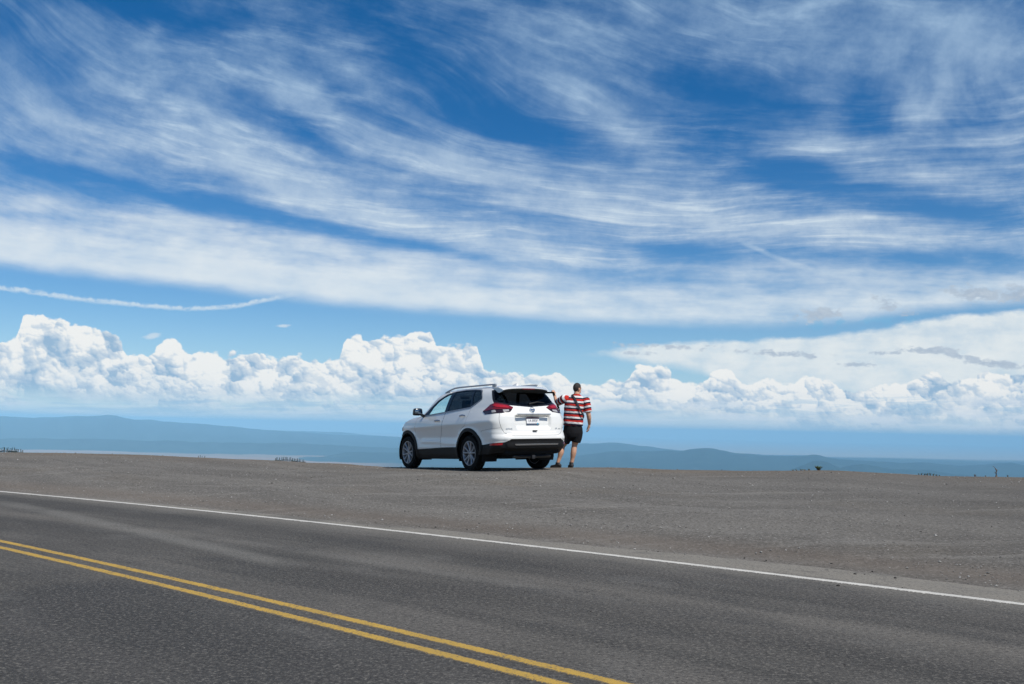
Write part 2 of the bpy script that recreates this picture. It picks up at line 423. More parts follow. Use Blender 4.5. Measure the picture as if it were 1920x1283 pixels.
# ------------------------------------------------------------------ ground: gravel lot and the hill it lies on
def mat_gravel():
    m, t, b = new_mat('gravel_lot')
    tc = t.nodes.new('ShaderNodeTexCoord'); P = S(t, tc.outputs['Object'])
    x, y, z = sep(P)
    u = x*UX + y*UY; v = y*UX - x*UY
    at_ = t.nodes.new('ShaderNodeAttribute'); at_.attribute_name = 'rim'; rim = S(t, at_.outputs['Fac'])
    at2 = t.nodes.new('ShaderNodeAttribute'); at2.attribute_name = 'edge'; edge = S(t, at2.outputs['Fac'])
    wr = noise(vec(t, u*0.25, v*0.25, 3.0), 1.0, 3.0, 0.5)-0.5
    st = noise(vec(t, u*0.16, v*1.05 + wr*2.5, 0.0), 1.0, 6.0, 0.66)
    pat = noise(vec(t, u*0.30, v*0.65, 4.0), 1.0, 5.0, 0.6)
    fine = noise(P, 26.0, 5.0, 0.85)
    grit = noise(P, 75.0, 2.0, 0.7)
    trk = noise(vec(t, x*0.20, y*2.2 + wr*3.0, 7.0), 1.0, 5.0, 0.7)
    c = mixc(st.ss(0.30, 0.70), (0.092, 0.085, 0.075), (0.149, 0.139, 0.123))
    c = mixc((trk.ss(0.50, 0.70))*pat.ss(0.40, 0.60)*0.75, c, (0.221, 0.209, 0.188))
    c = mixc((pat.ss(0.52, 0.72))*0.35, c, (0.136, 0.113, 0.085))
    c = mixc((fine.ss(0.52, 0.66))*0.95, c, (0.264, 0.248, 0.228))
    c = mixc((fine.ss(0.48, 0.34))*0.95, c, (0.039, 0.035, 0.032))
    c = mixc(grit.ss(0.60, 0.85)*0.35, c, (0.290, 0.273, 0.252))
    rut = noise(vec(t, u*0.05 + 3.0, v*0.9 + wr*1.6, 21.0), 1.0, 4.0, 0.7)
    c = mixc((rut.ss(0.55, 0.66))*0.18, c, (0.202, 0.193, 0.180))
    c = mixc((rut.ss(0.44, 0.34))*0.15, c, (0.069, 0.065, 0.060))
    right_falloff = (x + (pat-0.5)*9.0 + (st-0.5)*4.0).ss(1.0, 11.0)             # lens darkening painted into the colour, with darker ground, towards the right end
    c = mixc(right_falloff*0.48, c, (0.066, 0.062, 0.056))
    # brown soil: beside the pavement and out on the rim
    c = mixc(edge*(fine*0.6+0.1), c, (0.127, 0.099, 0.077))
    c = mixc(rim*(pat*0.8+0.05), c, (0.149, 0.113, 0.075))
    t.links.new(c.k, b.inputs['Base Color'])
    b.inputs['Roughness'].default_value = 0.95; b.inputs['Specular IOR Level'].default_value = 0.2
    h = fine*0.7 + grit*0.3
    bp = t.nodes.new('ShaderNodeBump'); bp.inputs['Strength'].default_value = 0.55; bp.inputs['Distance'].default_value = 0.02
    t.links.new(h.k, bp.inputs['Height']); t.links.new(bp.outputs[0], b.inputs['Normal'])
    return m
def build_ground():
    # a polar sheet: dense over the lot, coarse behind the camera and down the far slope
    A = np.concatenate([np.linspace(-180, -62, 60)[:-1], np.linspace(-62, 62, 420), np.linspace(62, 180, 60)[1:]])
    Rr = np.concatenate([np.linspace(0.05, 3, 8), np.linspace(3.3, 26, 230)[:-1], np.linspace(26, 40, 50)[:-1], np.geomspace(40, 12000, 56)])
    AA, RR = np.meshgrid(np.radians(A), Rr, indexing='ij')
    x = RR*np.sin(AA); y = RR*np.cos(AA); z = ground_z(x, y)
    u, v = uv_of(x, y)
    inside = np.clip((v-V_EDGE(u))/0.5, 0, 1)                      # under the pavement: a little lower
    z = z - 0.06*inside
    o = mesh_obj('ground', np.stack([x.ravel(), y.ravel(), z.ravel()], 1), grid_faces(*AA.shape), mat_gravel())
    D = np.interp(AA, _ca, _cr)
    attr(o, 'rim', np.clip((RR-D+3.5)/3.5, 0, 1).ravel()**1.5*np.where(RR > D+0.5, 1, .85).ravel())
    dv = V_EDGE(u)-v
    attr(o, 'edge', (np.exp(-((dv-0.30)/0.38)**2)).ravel())
    tag(o, kind='structure'); return o
build_ground()

# ------------------------------------------------------------------ road and its painted lines
def mat_road():
    m, t, b = new_mat('asphalt')
    at_ = t.nodes.new('ShaderNodeAttribute'); at_.attribute_name = 'lane'; w = S(t, at_.outputs['Fac'])     # metres from the white line, + towards the camera
    tc = t.nodes.new('ShaderNodeTexCoord'); P = S(t, tc.outputs['Object']); x, y, z = sep(P)
    u = x*UX + y*UY
    ws = noise(vec(t, u*0.10, w*0.30, 1.0), 1.0, 3.0, 0.5)-0.5
    ln = noise(vec(t, u*0.10, w*2.2+ws*1.5, 2.0), 1.0, 5.0, 0.62)
    pt = noise(vec(t, u*0.42 + w*0.15, w*0.75, 5.0), 1.0, 4.0, 0.6)
    ag, _, agc = voro(vec(t, x*85.0, y*85.0), dim='2D', feature='F1')
    agr = sep(agc)[0]
    ag2 = noise(P, 30.0, 5.0, 0.9)
    big = noise(P, 9.0, 3.0, 0.7)
    c = mixc((ln*0.55+pt*0.45).ss(0.36, 0.66), (0.049, 0.046, 0.041), (0.099, 0.091, 0.080))
    # pale band of dust beside the line and on the shoulder, wheel paths darker
    ww = w + ws*0.5
    c = mixc(ww.ss(0.75, -0.05)*(pt*0.4+0.55), c, (0.172, 0.159, 0.136))
    c = mixc((w+ws*0.2).ss(0.10, -0.18)*0.85, c, (0.213, 0.195, 0.164))
    wp = (((w-1.15+ws*0.5).abs()).ss(0.55, 0.05) + ((w-2.95+ws*0.5).abs()).ss(0.60, 0.05) + ((w-5.6+ws*0.4).abs()).ss(0.75, 0.05))
    c = mixc(wp.clamp()*(ln*0.6+0.2), c, (0.039, 0.036, 0.032))
    c = mixc(((w-2.05+ws*0.7).abs()).ss(0.5, 0.0)*(pt*0.9), c, (0.124, 0.113, 0.097))
    # pale dusty track of a wheel that swung off the lot, and a darker resealed patch in the near lane
    tk = ((w + u*0.205 - 4.53 + ws*0.25).abs()).ss(0.30, 0.04)*u.ss(7.0, 8.0)*u.ss(17.5, 14.5)
    c = mixc(tk*(pt*0.7+0.25), c, (0.166, 0.158, 0.141))
    tk2 = ((w + u*0.06 - 2.65 + ws*0.3).abs()).ss(0.22, 0.03)*u.ss(3.0, 5.0)*u.ss(11, 9)
    c = mixc(tk2*(pt*0.8), c, (0.141, 0.133, 0.120))
    dk = (u + (pt-0.5)*0.7).ss(7.95, 7.6)*(w + (ln-0.5)*0.6).ss(4.35, 4.8)*u.ss(1.8, 4.4)
    c = mixc(dk*0.55, c, (0.028, 0.028, 0.028))
    blot = noise(vec(t, u*0.8, w*1.3, 9.0), 1.0, 5.0, 0.62)
    c = mixc(blot.ss(0.50, 0.68)*0.45, c, (0.035, 0.034, 0.033))
    c = mixc(blot.ss(0.46, 0.30)*0.35, c, (0.120, 0.115, 0.106))
    # fine cracks
    cr1 = noise(vec(t, u*0.55, w*1.1, 14.0), 1.0, 6.0, 0.62); cr2 = noise(vec(t, u*0.2, w*0.4, 17.0), 1.0, 2.0, 0.5)
    c = mixc(((cr1-0.5).abs()).ss(0.006, 0.0015)*cr2.ss(0.52, 0.60)*0.55, c, (0.017, 0.017, 0.017))
    # aggregate
    c = mixc((agr.ss(0.70, 1.0)*ag2.ss(0.35, 0.65))*0.60, c, (0.202, 0.187, 0.164))
    c = mixc((ag2.ss(0.50, 0.36))*0.9, c, (0.017, 0.015, 0.013))
    c = mixc((ag2.ss(0.53, 0.66))*0.85, c, (0.187, 0.173, 0.148))
    c = mixc(big.ss(0.35, 0.20)*0.35, c, (0.022, 0.022, 0.020))
    t.links.new(c.k, b.inputs['Base Color'])
    b.inputs['Roughness'].default_value = 0.88; b.inputs['Specular IOR Level'].default_value = 0.3
    hh = ag*0.6 + ag2*0.8
    bp = t.nodes.new('ShaderNodeBump'); bp.inputs['Strength'].default_value = 0.5; bp.inputs['Distance'].default_value = 0.008
    t.links.new(hh.k, bp.inputs['Height']); t.links.new(bp.outputs[0], b.inputs['Normal'])
    return m
def mat_paint(name, col, wear):
    m, t, b = new_mat(name)
    at_ = t.nodes.new('ShaderNodeAttribute'); at_.attribute_name = 'side'; sd = S(t, at_.outputs['Fac'])
    tc = t.nodes.new('ShaderNodeTexCoord'); P = S(t, tc.outputs['Object'])
    n = noise(P, 48.0, 5.0, 0.85); n2 = noise(P, 5.0, 4.0, 0.65); n3 = noise(P, 1.1, 3.0, 0.5)
    c = mixc(n2, tuple(q*0.68 for q in col), col)
    c = mixc(n3.ss(0.45, 0.7)*0.4, c, tuple(q*0.55+0.02 for q in col))
    chip = (n + n2*0.22 + n3*0.10 - sd.ss(0.55, 1.0)*0.20).ss(wear, wear-0.07)
    c = mixc(chip*0.92, c, (0.070, 0.066, 0.058))
    t.links.new(c.k, b.inputs['Base Color']); b.inputs['Roughness'].default_value = 0.85
    bp = t.nodes.new('ShaderNodeBump'); bp.inputs['Strength'].default_value = 0.5; bp.inputs['Distance'].default_value = 0.006
    t.links.new(n.k, bp.inputs['Height']); t.links.new(bp.outputs[0], b.inputs['Normal'])
    return m
def build_road():
    U = np.concatenate([np.linspace(-300, -14, 40)[:-1], np.linspace(-14, 34, 1100)[:-1], np.linspace(34, 400, 60)])
    W = np.concatenate([[0], np.linspace(0.03, 0.97, 24), [1.0]])
    a = V_EDGE(U) + (vnoise(U, U*0, 0.35, 1)-0.5)*0.10 + (vnoise(U, U*0, 1.7, 2)-0.5)*0.16 + (vnoise(U, U*0, 0.09, 4)-0.5)*0.05
    b = V_NEAR(U) + (vnoise(U, U*0, 0.9, 7)-0.5)*0.15
    vv = a[:, None]*(1-W)+b[:, None]*W; uu = np.repeat(U[:, None], len(W), 1)
    x, y = xy_of(uu, vv); z = np.zeros_like(x)
    z[:, 0] = -0.035; z[:, -1] = -0.05
    road = mesh_obj('road', np.stack([x.ravel(), y.ravel(), z.ravel()], 1), grid_faces(*x.shape)[:, ::-1], mat_road())
    attr(road, 'lane', (vv-V_WHITE(uu)).ravel()); tag(road, kind='structure')
    yel = mat_paint('yellow_line_paint', (0.49, 0.305, 0.048), 0.625); whi = mat_paint('white_line_paint', (0.60, 0.575, 0.52), 0.585)
    for nm, f, hw, mt in (('edge_line', V_WHITE, 0.070, whi), ('centre_line', V_YUP, 0.057, yel), ('centre_line', V_YLO, 0.057, yel)):
        q = np.array([-1, -.86, 0, .86, 1.0]); vs = q*hw
        rag = np.stack([(vnoise(U, U*0, 0.045, 21+k)-0.5)*0.008 for k in range(5)], 1)
        vv = f(U)[:, None] + vs + rag; uu = np.repeat(U[:, None], 5, 1)
        x, y = xy_of(uu, vv); z = np.tile(np.array([.0006, .004, .004, .004, .0006]), (len(U), 1))
        ln = mesh_obj(nm, np.stack([x.ravel(), y.ravel(), z.ravel()], 1), grid_faces(*x.shape)[:, ::-1], mt, road)
        attr(ln, 'side', np.tile(np.abs(q), len(U)))
build_road()

# ------------------------------------------------------------------ plain, hills and air far below the lot
PLAIN_Z = -470.0
def mat_far(name, cols, scale, stripe=0.0):
    m, t, b = new_mat(name)
    tc = t.nodes.new('ShaderNodeTexCoord'); P = S(t, tc.outputs['Object']); x, y, z = sep(P)
    n = noise(vec(t, x*scale, y*scale*(1+stripe), z*scale), 1.0, 5.0, 0.6)
    n2 = noise(vec(t, x*scale*5, y*scale*5*(1+stripe), z*scale*5), 1.0, 4.0, 0.65)
    c = mixc((n*0.7+n2*0.3).ss(0.38, 0.62), cols[0], cols[1])
    if len(cols) > 2: c = mixc(n2.ss(0.55, 0.7)*0.7, c, cols[2])
    t.links.new(c.k, b.inputs['Base Color']); b.inputs['Roughness'].default_value = 1.0; b.inputs['Specular IOR Level'].default_value = 0.0
    return m
xs = np.linspace(-38000, 38000, 40); ys = np.concatenate([np.linspace(-13000, 4000, 12), np.geomspace(4500, 60000, 30)])
gx, gy = np.meshgrid(xs, ys, indexing='ij')
def mat_plain():
    m = mat_far('plain_fields', ((0.30, 0.185, 0.125), (0.22, 0.155, 0.105), (0.10, 0.11, 0.07)), 0.00016, 2.0)
    t = m.node_tree; b = t.nodes['Principled BSDF']; src = S(t, b.inputs['Base Color'].links[0].from_socket)
    tc = t.nodes.new('ShaderNodeTexCoord'); x, y, z = sep(S(t, tc.outputs['Object']))
    n = noise(vec(t, x*0.00022, y*0.00028, 5.0), 1.0, 4.0, .6)
    wood = (x + y*0.140 + (n-0.5)*4200.0).ss(-900, 500)            # dry fields to the left, woodland to the right
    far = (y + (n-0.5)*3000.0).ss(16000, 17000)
    t.links.new(mixc(((y+(n-0.5)*4000.0).ss(20500, 22500)), mixc(wood.max(far), src, (0.020, 0.034, 0.032)), (0.30, 0.29, 0.265)).k, b.inputs['Base Color']); return m  # farthest plain paled: bright horizon haze put into its colour
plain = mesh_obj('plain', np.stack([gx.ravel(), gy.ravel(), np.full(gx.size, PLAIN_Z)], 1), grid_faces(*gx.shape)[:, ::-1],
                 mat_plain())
tag(plain, kind='structure')
mat_forest = mat_far('forested_hill', ((0.010, 0.026, 0.032), (0.018, 0.038, 0.042), (0.040, 0.058, 0.058)), 0.0006)  # green pushed towards blue: aerial haze painted into the forest colour
def ridge(pts, depth, front, back, rough, seed, name='hills'):
    """a long hill: crest through the given points, slopes falling to the plain on both sides"""
    px = np.arange(pts[0][0], pts[-1][0]+1, 7.0)
    py = np.interp(px, [p[0] for p in pts], [p[1] for p in pts])
    py = py + (vnoise(px, px*0, 26, seed)-.5)*rough*1.6 + (vnoise(px, px*0, 9, seed+1)-.5)*rough
    T = [at(a, b, depth) for a, b in zip(px, py)]
    m = len(T); ends = [min(1.0, min(i, m-1-i)/(0.10*m)) for i in range(m)]
    for p, e in zip(T, ends): p.z = PLAIN_Z + (p.z-PLAIN_Z)*(e*e*(3-2*e))
    prof = [(-1.0, 0.0), (-.85, .10), (-.65, .32), (-.48, .52), (-.32, .72), (-.18, .88), (-.07, .97), (0, 1.0), (.1, .96), (.35, .7), (.7, .3), (1.0, 0.0)]
    V = []
    for i, p in enumerate(T):
        h = max(p.z-PLAIN_Z, 0.5)
        for k, (s, f) in enumerate(prof):
            d = front if s < 0 else back
            yy = p.y + s*d*(0.8+0.4*float(vnoise(i*7.0, k*9.0, 31, seed+9))); ff = f
            if 0 < k < 7: ff = f*(0.82+0.36*float(vnoise(i*7.0, k*11.0, 23, seed+5)))
            V.append((p.x*(yy/p.y), yy, PLAIN_Z-1.0 + (h+1.0)*min(ff, 1.0)))
    return tag(mesh_obj(name, V, grid_faces(len(T), len(prof))[:, ::-1], mat_forest), kind='structure')
ridge([(-700, 800), (-300, 785), (0, 780.7), (67, 783), (100, 781.7), (167, 781), (200, 778.3), (213, 779), (233, 784), (253, 787.7), (283, 787.7), (307, 790.7), (350, 793), (400, 797), (450, 801.7), (500, 806), (550, 810), (633, 815), (760, 820), (900, 829), (1000, 836)], 24000, 6500, 4000, .9, 3)
ridge([(380, 812), (450, 808), (500, 806.5), (560, 808), (633, 810.7), (740, 819), (860, 826), (1000, 833), (1100, 836)], 31000, 4500, 3000, .6, 5)
ridge([(-700, 826), (-100, 824), (0, 823), (60, 821.5), (130, 823), (250, 826), (380, 829), (470, 830), (560, 831), (640, 835), (740, 840), (850, 846), (1000, 850), (1200, 862), (1400, 872)], 15800, 1300, 3500, 1.4, 7)
ridge([(560, 856), (600, 852), (660, 848), (740, 849), (900, 853), (1100, 860), (1300, 866), (1500, 880)], 13200, 800, 1200, .8, 8)
ridge([(960, 838), (1040, 835), (1095, 832), (1155, 830), (1195, 835), (1280, 845), (1420, 852), (1600, 866)], 19500, 3500, 3000, .7, 11)
ridge([(1000, 842), (1150, 847), (1280, 845), (1310, 841), (1340, 841.5), (1375, 849), (1435, 854), (1462, 856), (1508, 855), (1525, 852.7), (1535, 853.2), (1552, 858), (1576, 861.7), (1644, 865.7), (1698, 868.5), (1739, 867), (1760, 870), (1806, 874), (1860, 870), (1896, 868), (1915, 872), (1990, 876), (2200, 868), (2600, 880)], 14000, 2500, 2500, .9, 13)
ridge([(1440, 890), (1484, 880.6), (1508, 871), (1525, 864.4), (1538, 863.8), (1552, 867), (1568, 875), (1600, 884), (1650, 893)], 10300, 700, 1000, .5, 17)
ridge([(1540, 890), (1576, 877), (1603, 871), (1617, 870.5), (1644, 874), (1671, 880), (1698, 881), (1739, 882), (1766, 886), (1810, 891), (1900, 898)], 10900, 800, 1200, .6, 19)
HAZE_D, HAZE_C = 5.6e-5, (0.375, 0.725, 1.0)
def build_haze():
    z0, z1 = PLAIN_Z-8.0, 118.0
    x, y0, y1 = 39500, -14000, 62000
    V = [(sx*x, yy, zz) for zz in (z0, z1) for yy in (y0, y1) for sx in (-1, 1)]
    F = [(0, 2, 3, 1), (4, 5, 7, 6), (0, 1, 5, 4), (2, 6, 7, 3), (0, 4, 6, 2), (1, 3, 7, 5)]
    m = bpy.data.materials.new('air'); m.use_nodes = True; t = m.node_tree; t.nodes.clear()
    out = t.nodes.new('ShaderNodeOutputMaterial'); pv = t.nodes.new('ShaderNodeVolumePrincipled')
    pv.inputs['Color'].default_value = (*HAZE_C, 1); pv.inputs['Density'].default_value = HAZE_D; pv.inputs['Anisotropy'].default_value = -0.28
    t.links.new(pv.outputs[0], out.inputs['Volume'])
    tag(mesh_obj('haze', V, F, m, smooth=False), kind='stuff')
build_haze()
# ------------------------------------------------------------------ the parked car: body surface
# car frame: x forward, y left, z up, origin on the ground under the middle of the rear axle
def _ip(tab):
    a = np.array(tab, float); return lambda z: np.interp(z, a[:, 0], a[:, 1])
C_XR = _ip([(.20, -.66), (.30, -.86), (.38, -.965), (.46, -1.03), (.52, -1.055), (.62, -1.06), (.69, -1.045), (.735, -1.005), (.80, -.995), (.95, -.985), (1.08, -.965), (1.16, -.935), (1.24, -.875), (1.40, -.745), (1.52, -.645), (1.58, -.590), (1.63, -.53), (1.67, -.46), (1.70, -.38)])
C_W = _ip([(.18, .80), (.24, .845), (.32, .875), (.45, .895), (.56, .892), (.70, .893), (.84, .905), (.93, .915), (.99, .915), (1.04, .905), (1.09, .888), (1.20, .850), (1.35, .788), (1.48, .728), (1.54, .696), (1.60, .656), (1.645, .612), (1.675, .565), (1.70, .49)])
C_XF = _ip([(.18, 3.40), (.30, 3.54), (.45, 3.60), (.60, 3.61), (.75, 3.60), (.86, 3.56), (.94, 3.48), (1.0, 3.38), (1.1, 3.2), (1.7, 3.2)])
QC0, QC1, QF0, QF1, QF2 = 0.58, 1.02, 4.62, 5.40, 5.95     # rear middle .. corner .. side .. front corner .. front middle
def q_of_x(x): return QC1 + (x + 0.70)                      # side: -0.70 <= x <= 2.90
def smooth01(a): a = np.clip(a, 0, 1); return a*a*(3-2*a)
def body(q, z):
    """left half of the body skin"""
    q = np.asarray(q, float); z = np.asarray(z, float); q, z = np.broadcast_arrays(q, z)
    W = C_W(z); XR = C_XR(z); XF = C_XF(z)
    Rc = np.interp(z, [.3, .7, 1.1, 1.3, 1.6], [.34, .33, .27, .20, .17])
    # plan taper
    def wx(x):
        w = W*(1-0.045*np.clip((0.2-x)/1.2, 0, 1)**2)
        w = w*(1-0.060*np.clip((x-1.9)/1.2, 0, 1.2)**2)
        up = smooth01((z-1.04)/.25)
        w = w*(1-up*0.05*np.clip((0.9-x)/1.6, 0, 1)**2)*(1-up*0.035*np.clip((x-0.9)/1.2, 0, 1)**2)
        return w
    x1 = XR+Rc
    xs = q-QC1-0.70
    xs = np.where(xs < 0, x1*np.clip(-xs/0.70, 0, 1), xs)
    Wc = wx(x1)
    # rear middle
    t = np.clip(q/QC0, -1, 1); yr = t*(Wc-Rc*1.15)
    bow = 0.075*(yr/0.9)**2
    xr = XR+bow
    bowc = 0.075*((Wc-Rc*1.15)/0.9)**2
    a = np.clip((q-QC0)/(QC1-QC0), 0, 1)*math.pi/2
    xc = (XR+bowc) + (Rc-bowc)*(1-np.cos(a)); yc = (Wc-Rc*1.15)+Rc*1.15*np.sin(a)
    yside = wx(xs)
    # front corner and middle
    W9 = wx(np.full_like(z, 2.90)); af = np.clip((q-QF0)/(QF1-QF0), 0, 1)*math.pi/2
    xfc = 2.90+(XF-0.06-2.90)*np.sin(af); yfc = W9-0.50*(1-np.cos(af))
    tf = np.clip((QF2-q)/(QF2-QF1), 0, 1); yfm = (W9-0.50)*tf; xfm = XF-0.06*tf**2
    X = np.where(q < QC0, xr, np.where(q < QC1, xc, np.where(q < QF0, xs, np.where(q < QF1, xfc, xfm))))
    Y = np.where(q < QC0, yr, np.where(q < QC1, yc, np.where(q < QF0, yside, np.where(q < QF1, yfc, yfm))))
    # wheel-arch flares, shoulder line, door scallop
    side = smooth01((q-QC0-.1)/.35)*smooth01((QF1-.25-q)/.4)
    f = 0
    for wxp in (0.05, 2.755):
        d = np.hypot(X-wxp, z-0.36); f = f + 0.030*np.exp(-((d-.43)/.11)**2)*(z > .2)
    sh = 0.93+0.055*np.clip((1.3-X)/2.0, -0.5, 1)
    f = f + 0.014*np.exp(-((z-sh)/.05)**2) - 0.016*np.exp(-((z-.70)/.12)**2)*smooth01((X-.45)/.3)*smooth01((2.3-X)/.3)
    f = f + 0.010*np.exp(-((z-(.54+.03*X))/.035)**2)*smooth01((X-.45)/.2)*smooth01((2.2-X)/.2)
    Y = Y + f*side
    return np.stack([X, Y, z], -1)
def body_n(q, z):
    e = 1e-3
    a = body(q+e, z)-body(np.asarray(q)-e, z); b = body(q, np.asarray(z)+e)-body(q, np.asarray(z)-e)
    n = np.cross(b, a); n /= np.linalg.norm(n, axis=-1, keepdims=True)+1e-12
    return n
# car placement in the world
_F = (CAR_F-CAR_O).normalized(); _N = CAR_N; _L = _N.cross(_F).normalized(); _F = _L.cross(_N).normalized()
CAR_M = Matrix(((_F.x, _L.x, _N.x, 0), (_F.y, _L.y, _N.y, 0), (_F.z, _L.z, _N.z, 0), (0, 0, 0, 1)))
_org = CAR_O - _L*0.88
CAR_M[0][3], CAR_M[1][3], CAR_M[2][3] = _org.x, _org.y, _org.z
# ------------------------------------------------------------------ the parked car: materials
M_WHITE = simple('white_pearl_paint', (0.74, 0.735, 0.70), rough=0.32, spec=0.5, coat=1.0)
M_BLACKP = simple('black_plastic', (0.0085, 0.0085, 0.009), rough=0.6, spec=0.28, var=0.3, vscale=60)
M_DARK = simple('dark_trim', (0.010, 0.010, 0.011), rough=0.8, spec=0.2)
M_GLOSSB = simple('gloss_black', (0.008, 0.008, 0.009), rough=0.12, spec=0.5)
M_CHROME = simple('chrome', (0.62, 0.63, 0.65), rough=0.14, metal=1.0)
M_SILVER = simple('silver_trim', (0.50, 0.51, 0.52), rough=0.30, metal=0.85)
M_RAIL = simple('roof_rail_grey', (0.33, 0.345, 0.37), rough=0.40, metal=0.5)
M_ALLOY = simple('alloy_wheel', (0.34, 0.345, 0.365), rough=0.42, metal=0.55)
M_RUBBER = simple('tyre_rubber', (0.008, 0.008, 0.008), rough=0.92, spec=0.2, var=0.4, vscale=25)
M_RED = simple('red_lens', (0.34, 0.012, 0.018), rough=0.10, spec=0.6, coat=0.6)
M_REDD = simple('dark_red_lens', (0.15, 0.008, 0.012), rough=0.12, spec=0.6, coat=0.6)
M_SMOKE = simple('smoked_lens', (.022, .008, .010), rough=0.10, spec=0.6, coat=0.6)
M_CLEARL = simple('clear_lamp_lens', (0.34, 0.33, 0.33), rough=0.12, spec=0.7, coat=0.5)
M_SEAT = simple('charcoal_seat_cloth', (0.030, 0.030, 0.033), rough=0.9, var=0.3, vscale=80)
M_GAP = simple('panel_gap_shadowed', (0.22, 0.22, 0.22), rough=0.9)
def glass_mat(name, tint, refl=1.0):
    m = bpy.data.materials.new(name); m.use_nodes = True; t = m.node_tree; t.nodes.clear()
    out = t.nodes.new('ShaderNodeOutputMaterial'); tr = t.nodes.new('ShaderNodeBsdfTransparent'); gl = t.nodes.new('ShaderNodeBsdfGlossy')
    fr = t.nodes.new('ShaderNodeFresnel'); mx = t.nodes.new('ShaderNodeMixShader')
    tr.inputs[0].default_value = (*tint, 1); gl.inputs['Roughness'].default_value = 0.02; gl.inputs[0].default_value = (refl, refl, refl, 1)
    ge = t.nodes.new('ShaderNodeNewGeometry'); ior = S(t, ge.outputs['Backfacing']).mad(1/1.5-1.5, 1.5)   # thin sheet: same reflection from both sides
    t.links.new(ior.k, fr.inputs[0])
    t.links.new(fr.outputs[0], mx.inputs[0]); t.links.new(tr.outputs[0], mx.inputs[1]); t.links.new(gl.outputs[0], mx.inputs[2])
    t.links.new(mx.outputs[0], out.inputs[0]); return m
M_GLASS = glass_mat('window_glass', (0.80, 0.95, 0.94))
M_TINT = glass_mat('tinted_glass', (0.03, 0.033, 0.04), 0.55)
M_TINTR = glass_mat('tinted_rear_glass', (0.012, 0.013, 0.015), 0.35)
# ------------------------------------------------------------------ the parked car: panels cut out of the body surface
ARCH = ((0.05, 0.36, 0.44, 0.51), (2.755, 0.36, 0.43, 0.495))
X2Q = lambda x: x + 1.72
def circ(cx, cz, r, n=40): return [(X2Q(cx+r*math.cos(2*math.pi*k/n)), cz+r*math.sin(2*math.pi*k/n)) for k in range(n)]
PG = {}
PG['outline'] = [(0, .335), (.68, .35), (1.22, .335), (1.75, .30), (2.2, .238), (4.0, .225), (4.6, .20), (5.95, .20), (5.95, .865), (5.4, .89), (5.05, .945), (4.85, .985), (4.63, 1.035), (4.45, 1.085), (4.30, 1.115), (4.05, 1.14), (3.90, 1.162),
                 (3.72, 1.285), (3.61, 1.395), (3.44, 1.545), (3.31, 1.615), (3.14, 1.662), (2.97, 1.69), (2.75, 1.70), (1.50, 1.70), (1.25, 1.69), (1.08, 1.67), (.86, 1.65), (.5, 1.655), (0, 1.66)]
PG['win'] = [(3.775, 1.160), (2.826, 1.218), (1.860, 1.293), (1.713, 1.362), (1.488, 1.452), (1.50, 1.49), (1.635, 1.608), (1.762, 1.640), (2.013, 1.657), (2.374, 1.664), (2.771, 1.645), (3.069, 1.593), (3.345, 1.480), (3.60, 1.309)]
def grow(poly, d):
    c = np.array(poly); n = len(c); out = []
    for i in range(n):
        a, b, e = c[i-1], c[i], c[(i+1) % n]
        t1 = (b-a)/(np.linalg.norm(b-a)+1e-9); t2 = (e-b)/(np.linalg.norm(e-b)+1e-9)
        nn = np.array([t1[1]+t2[1], -t1[0]-t2[0]]); nn /= np.linalg.norm(nn)+1e-9
        out.append(tuple(b+nn*d))
    ar = sum(c[i][0]*c[(i+1) % n][1]-c[(i+1) % n][0]*c[i][1] for i in range(n))
    return out if ar > 0 else grow(list(reversed(poly)), d)
PG['wintrim'] = grow(PG['win'], 0.017)
PG['gf'] = [(3.60, 1.178), (2.882, 1.226), (2.886, 1.622), (3.05, 1.583), (3.20, 1.527), (3.335, 1.458), (3.50, 1.33)]
PG['gr'] = [(2.741, 1.236), (2.752, 1.634), (2.38, 1.650), (2.022, 1.642), (1.884, 1.307)]
PG['gq'] = [(1.812, 1.336), (1.972, 1.640), (1.765, 1.624), (1.653, 1.596), (1.525, 1.487), (1.520, 1.463)]
PG['doorf'] = [(4.105, .945), (4.08, .64), (4.02, .432), (2.968, .472), (3.004, .672), (2.885, .918), (2.836, 1.2), (2.836, 1.69), (3.40, 1.58), (3.80, 1.165), (4.06, 1.10)]
PG['doorr'] = [(2.944, .473), (2.985, .672), (2.865, .918), (2.816, 1.2), (2.816, 1.69), (1.99, 1.69), (1.835, 1.305), (1.832, 1.25), (1.885, 1.006), (1.89, .93), (2.05, .87), (2.20, .73), (2.29, .55), (2.30, .481)]
PG['sill'] = [(2.1, .484), (2.955, .465), (4.1, .422), (4.2, .2), (2.1, .2)]
PG['blackrear'] = [(-.02, .63), (.655, .63), (.745, .577), (1.03, .555), (1.30, .522), (1.45, .50), (1.45, .25), (-.02, .25)]
PG['reflector'] = [(.775, .562), (1.03, .551), (1.04, .512), (.786, .522)]
PG['strip'] = [(-.02, .546), (.61, .543), (.595, .520), (-.02, .520)]
PG['stepface'] = [(-.02, .63), (.655, .63), (.745, .577), (.70, .49), (.61, .46), (-.02, .46)]
PG['lamp'] = [(1.325, 1.190), (1.20, 1.262), (1.089, 1.322), (.893, 1.357), (.808, 1.348), (.557, 1.309), (.447, 1.264), (.50, 1.215), (.557, 1.172), (.722, 1.153), (1.211, 1.130)]
PG['lampred'] = [(1.33, 1.195), (1.20, 1.272), (1.089, 1.332), (.893, 1.367), (.808, 1.356), (.557, 1.317), (.440, 1.270), (.50, 1.222), (.557, 1.231), (.80, 1.226), (1.028, 1.220), (1.2, 1.200)]
PG['lamphot'] = [(1.00, 1.30), (.90, 1.325), (.62, 1.292), (.52, 1.262), (.60, 1.244), (.85, 1.262)]
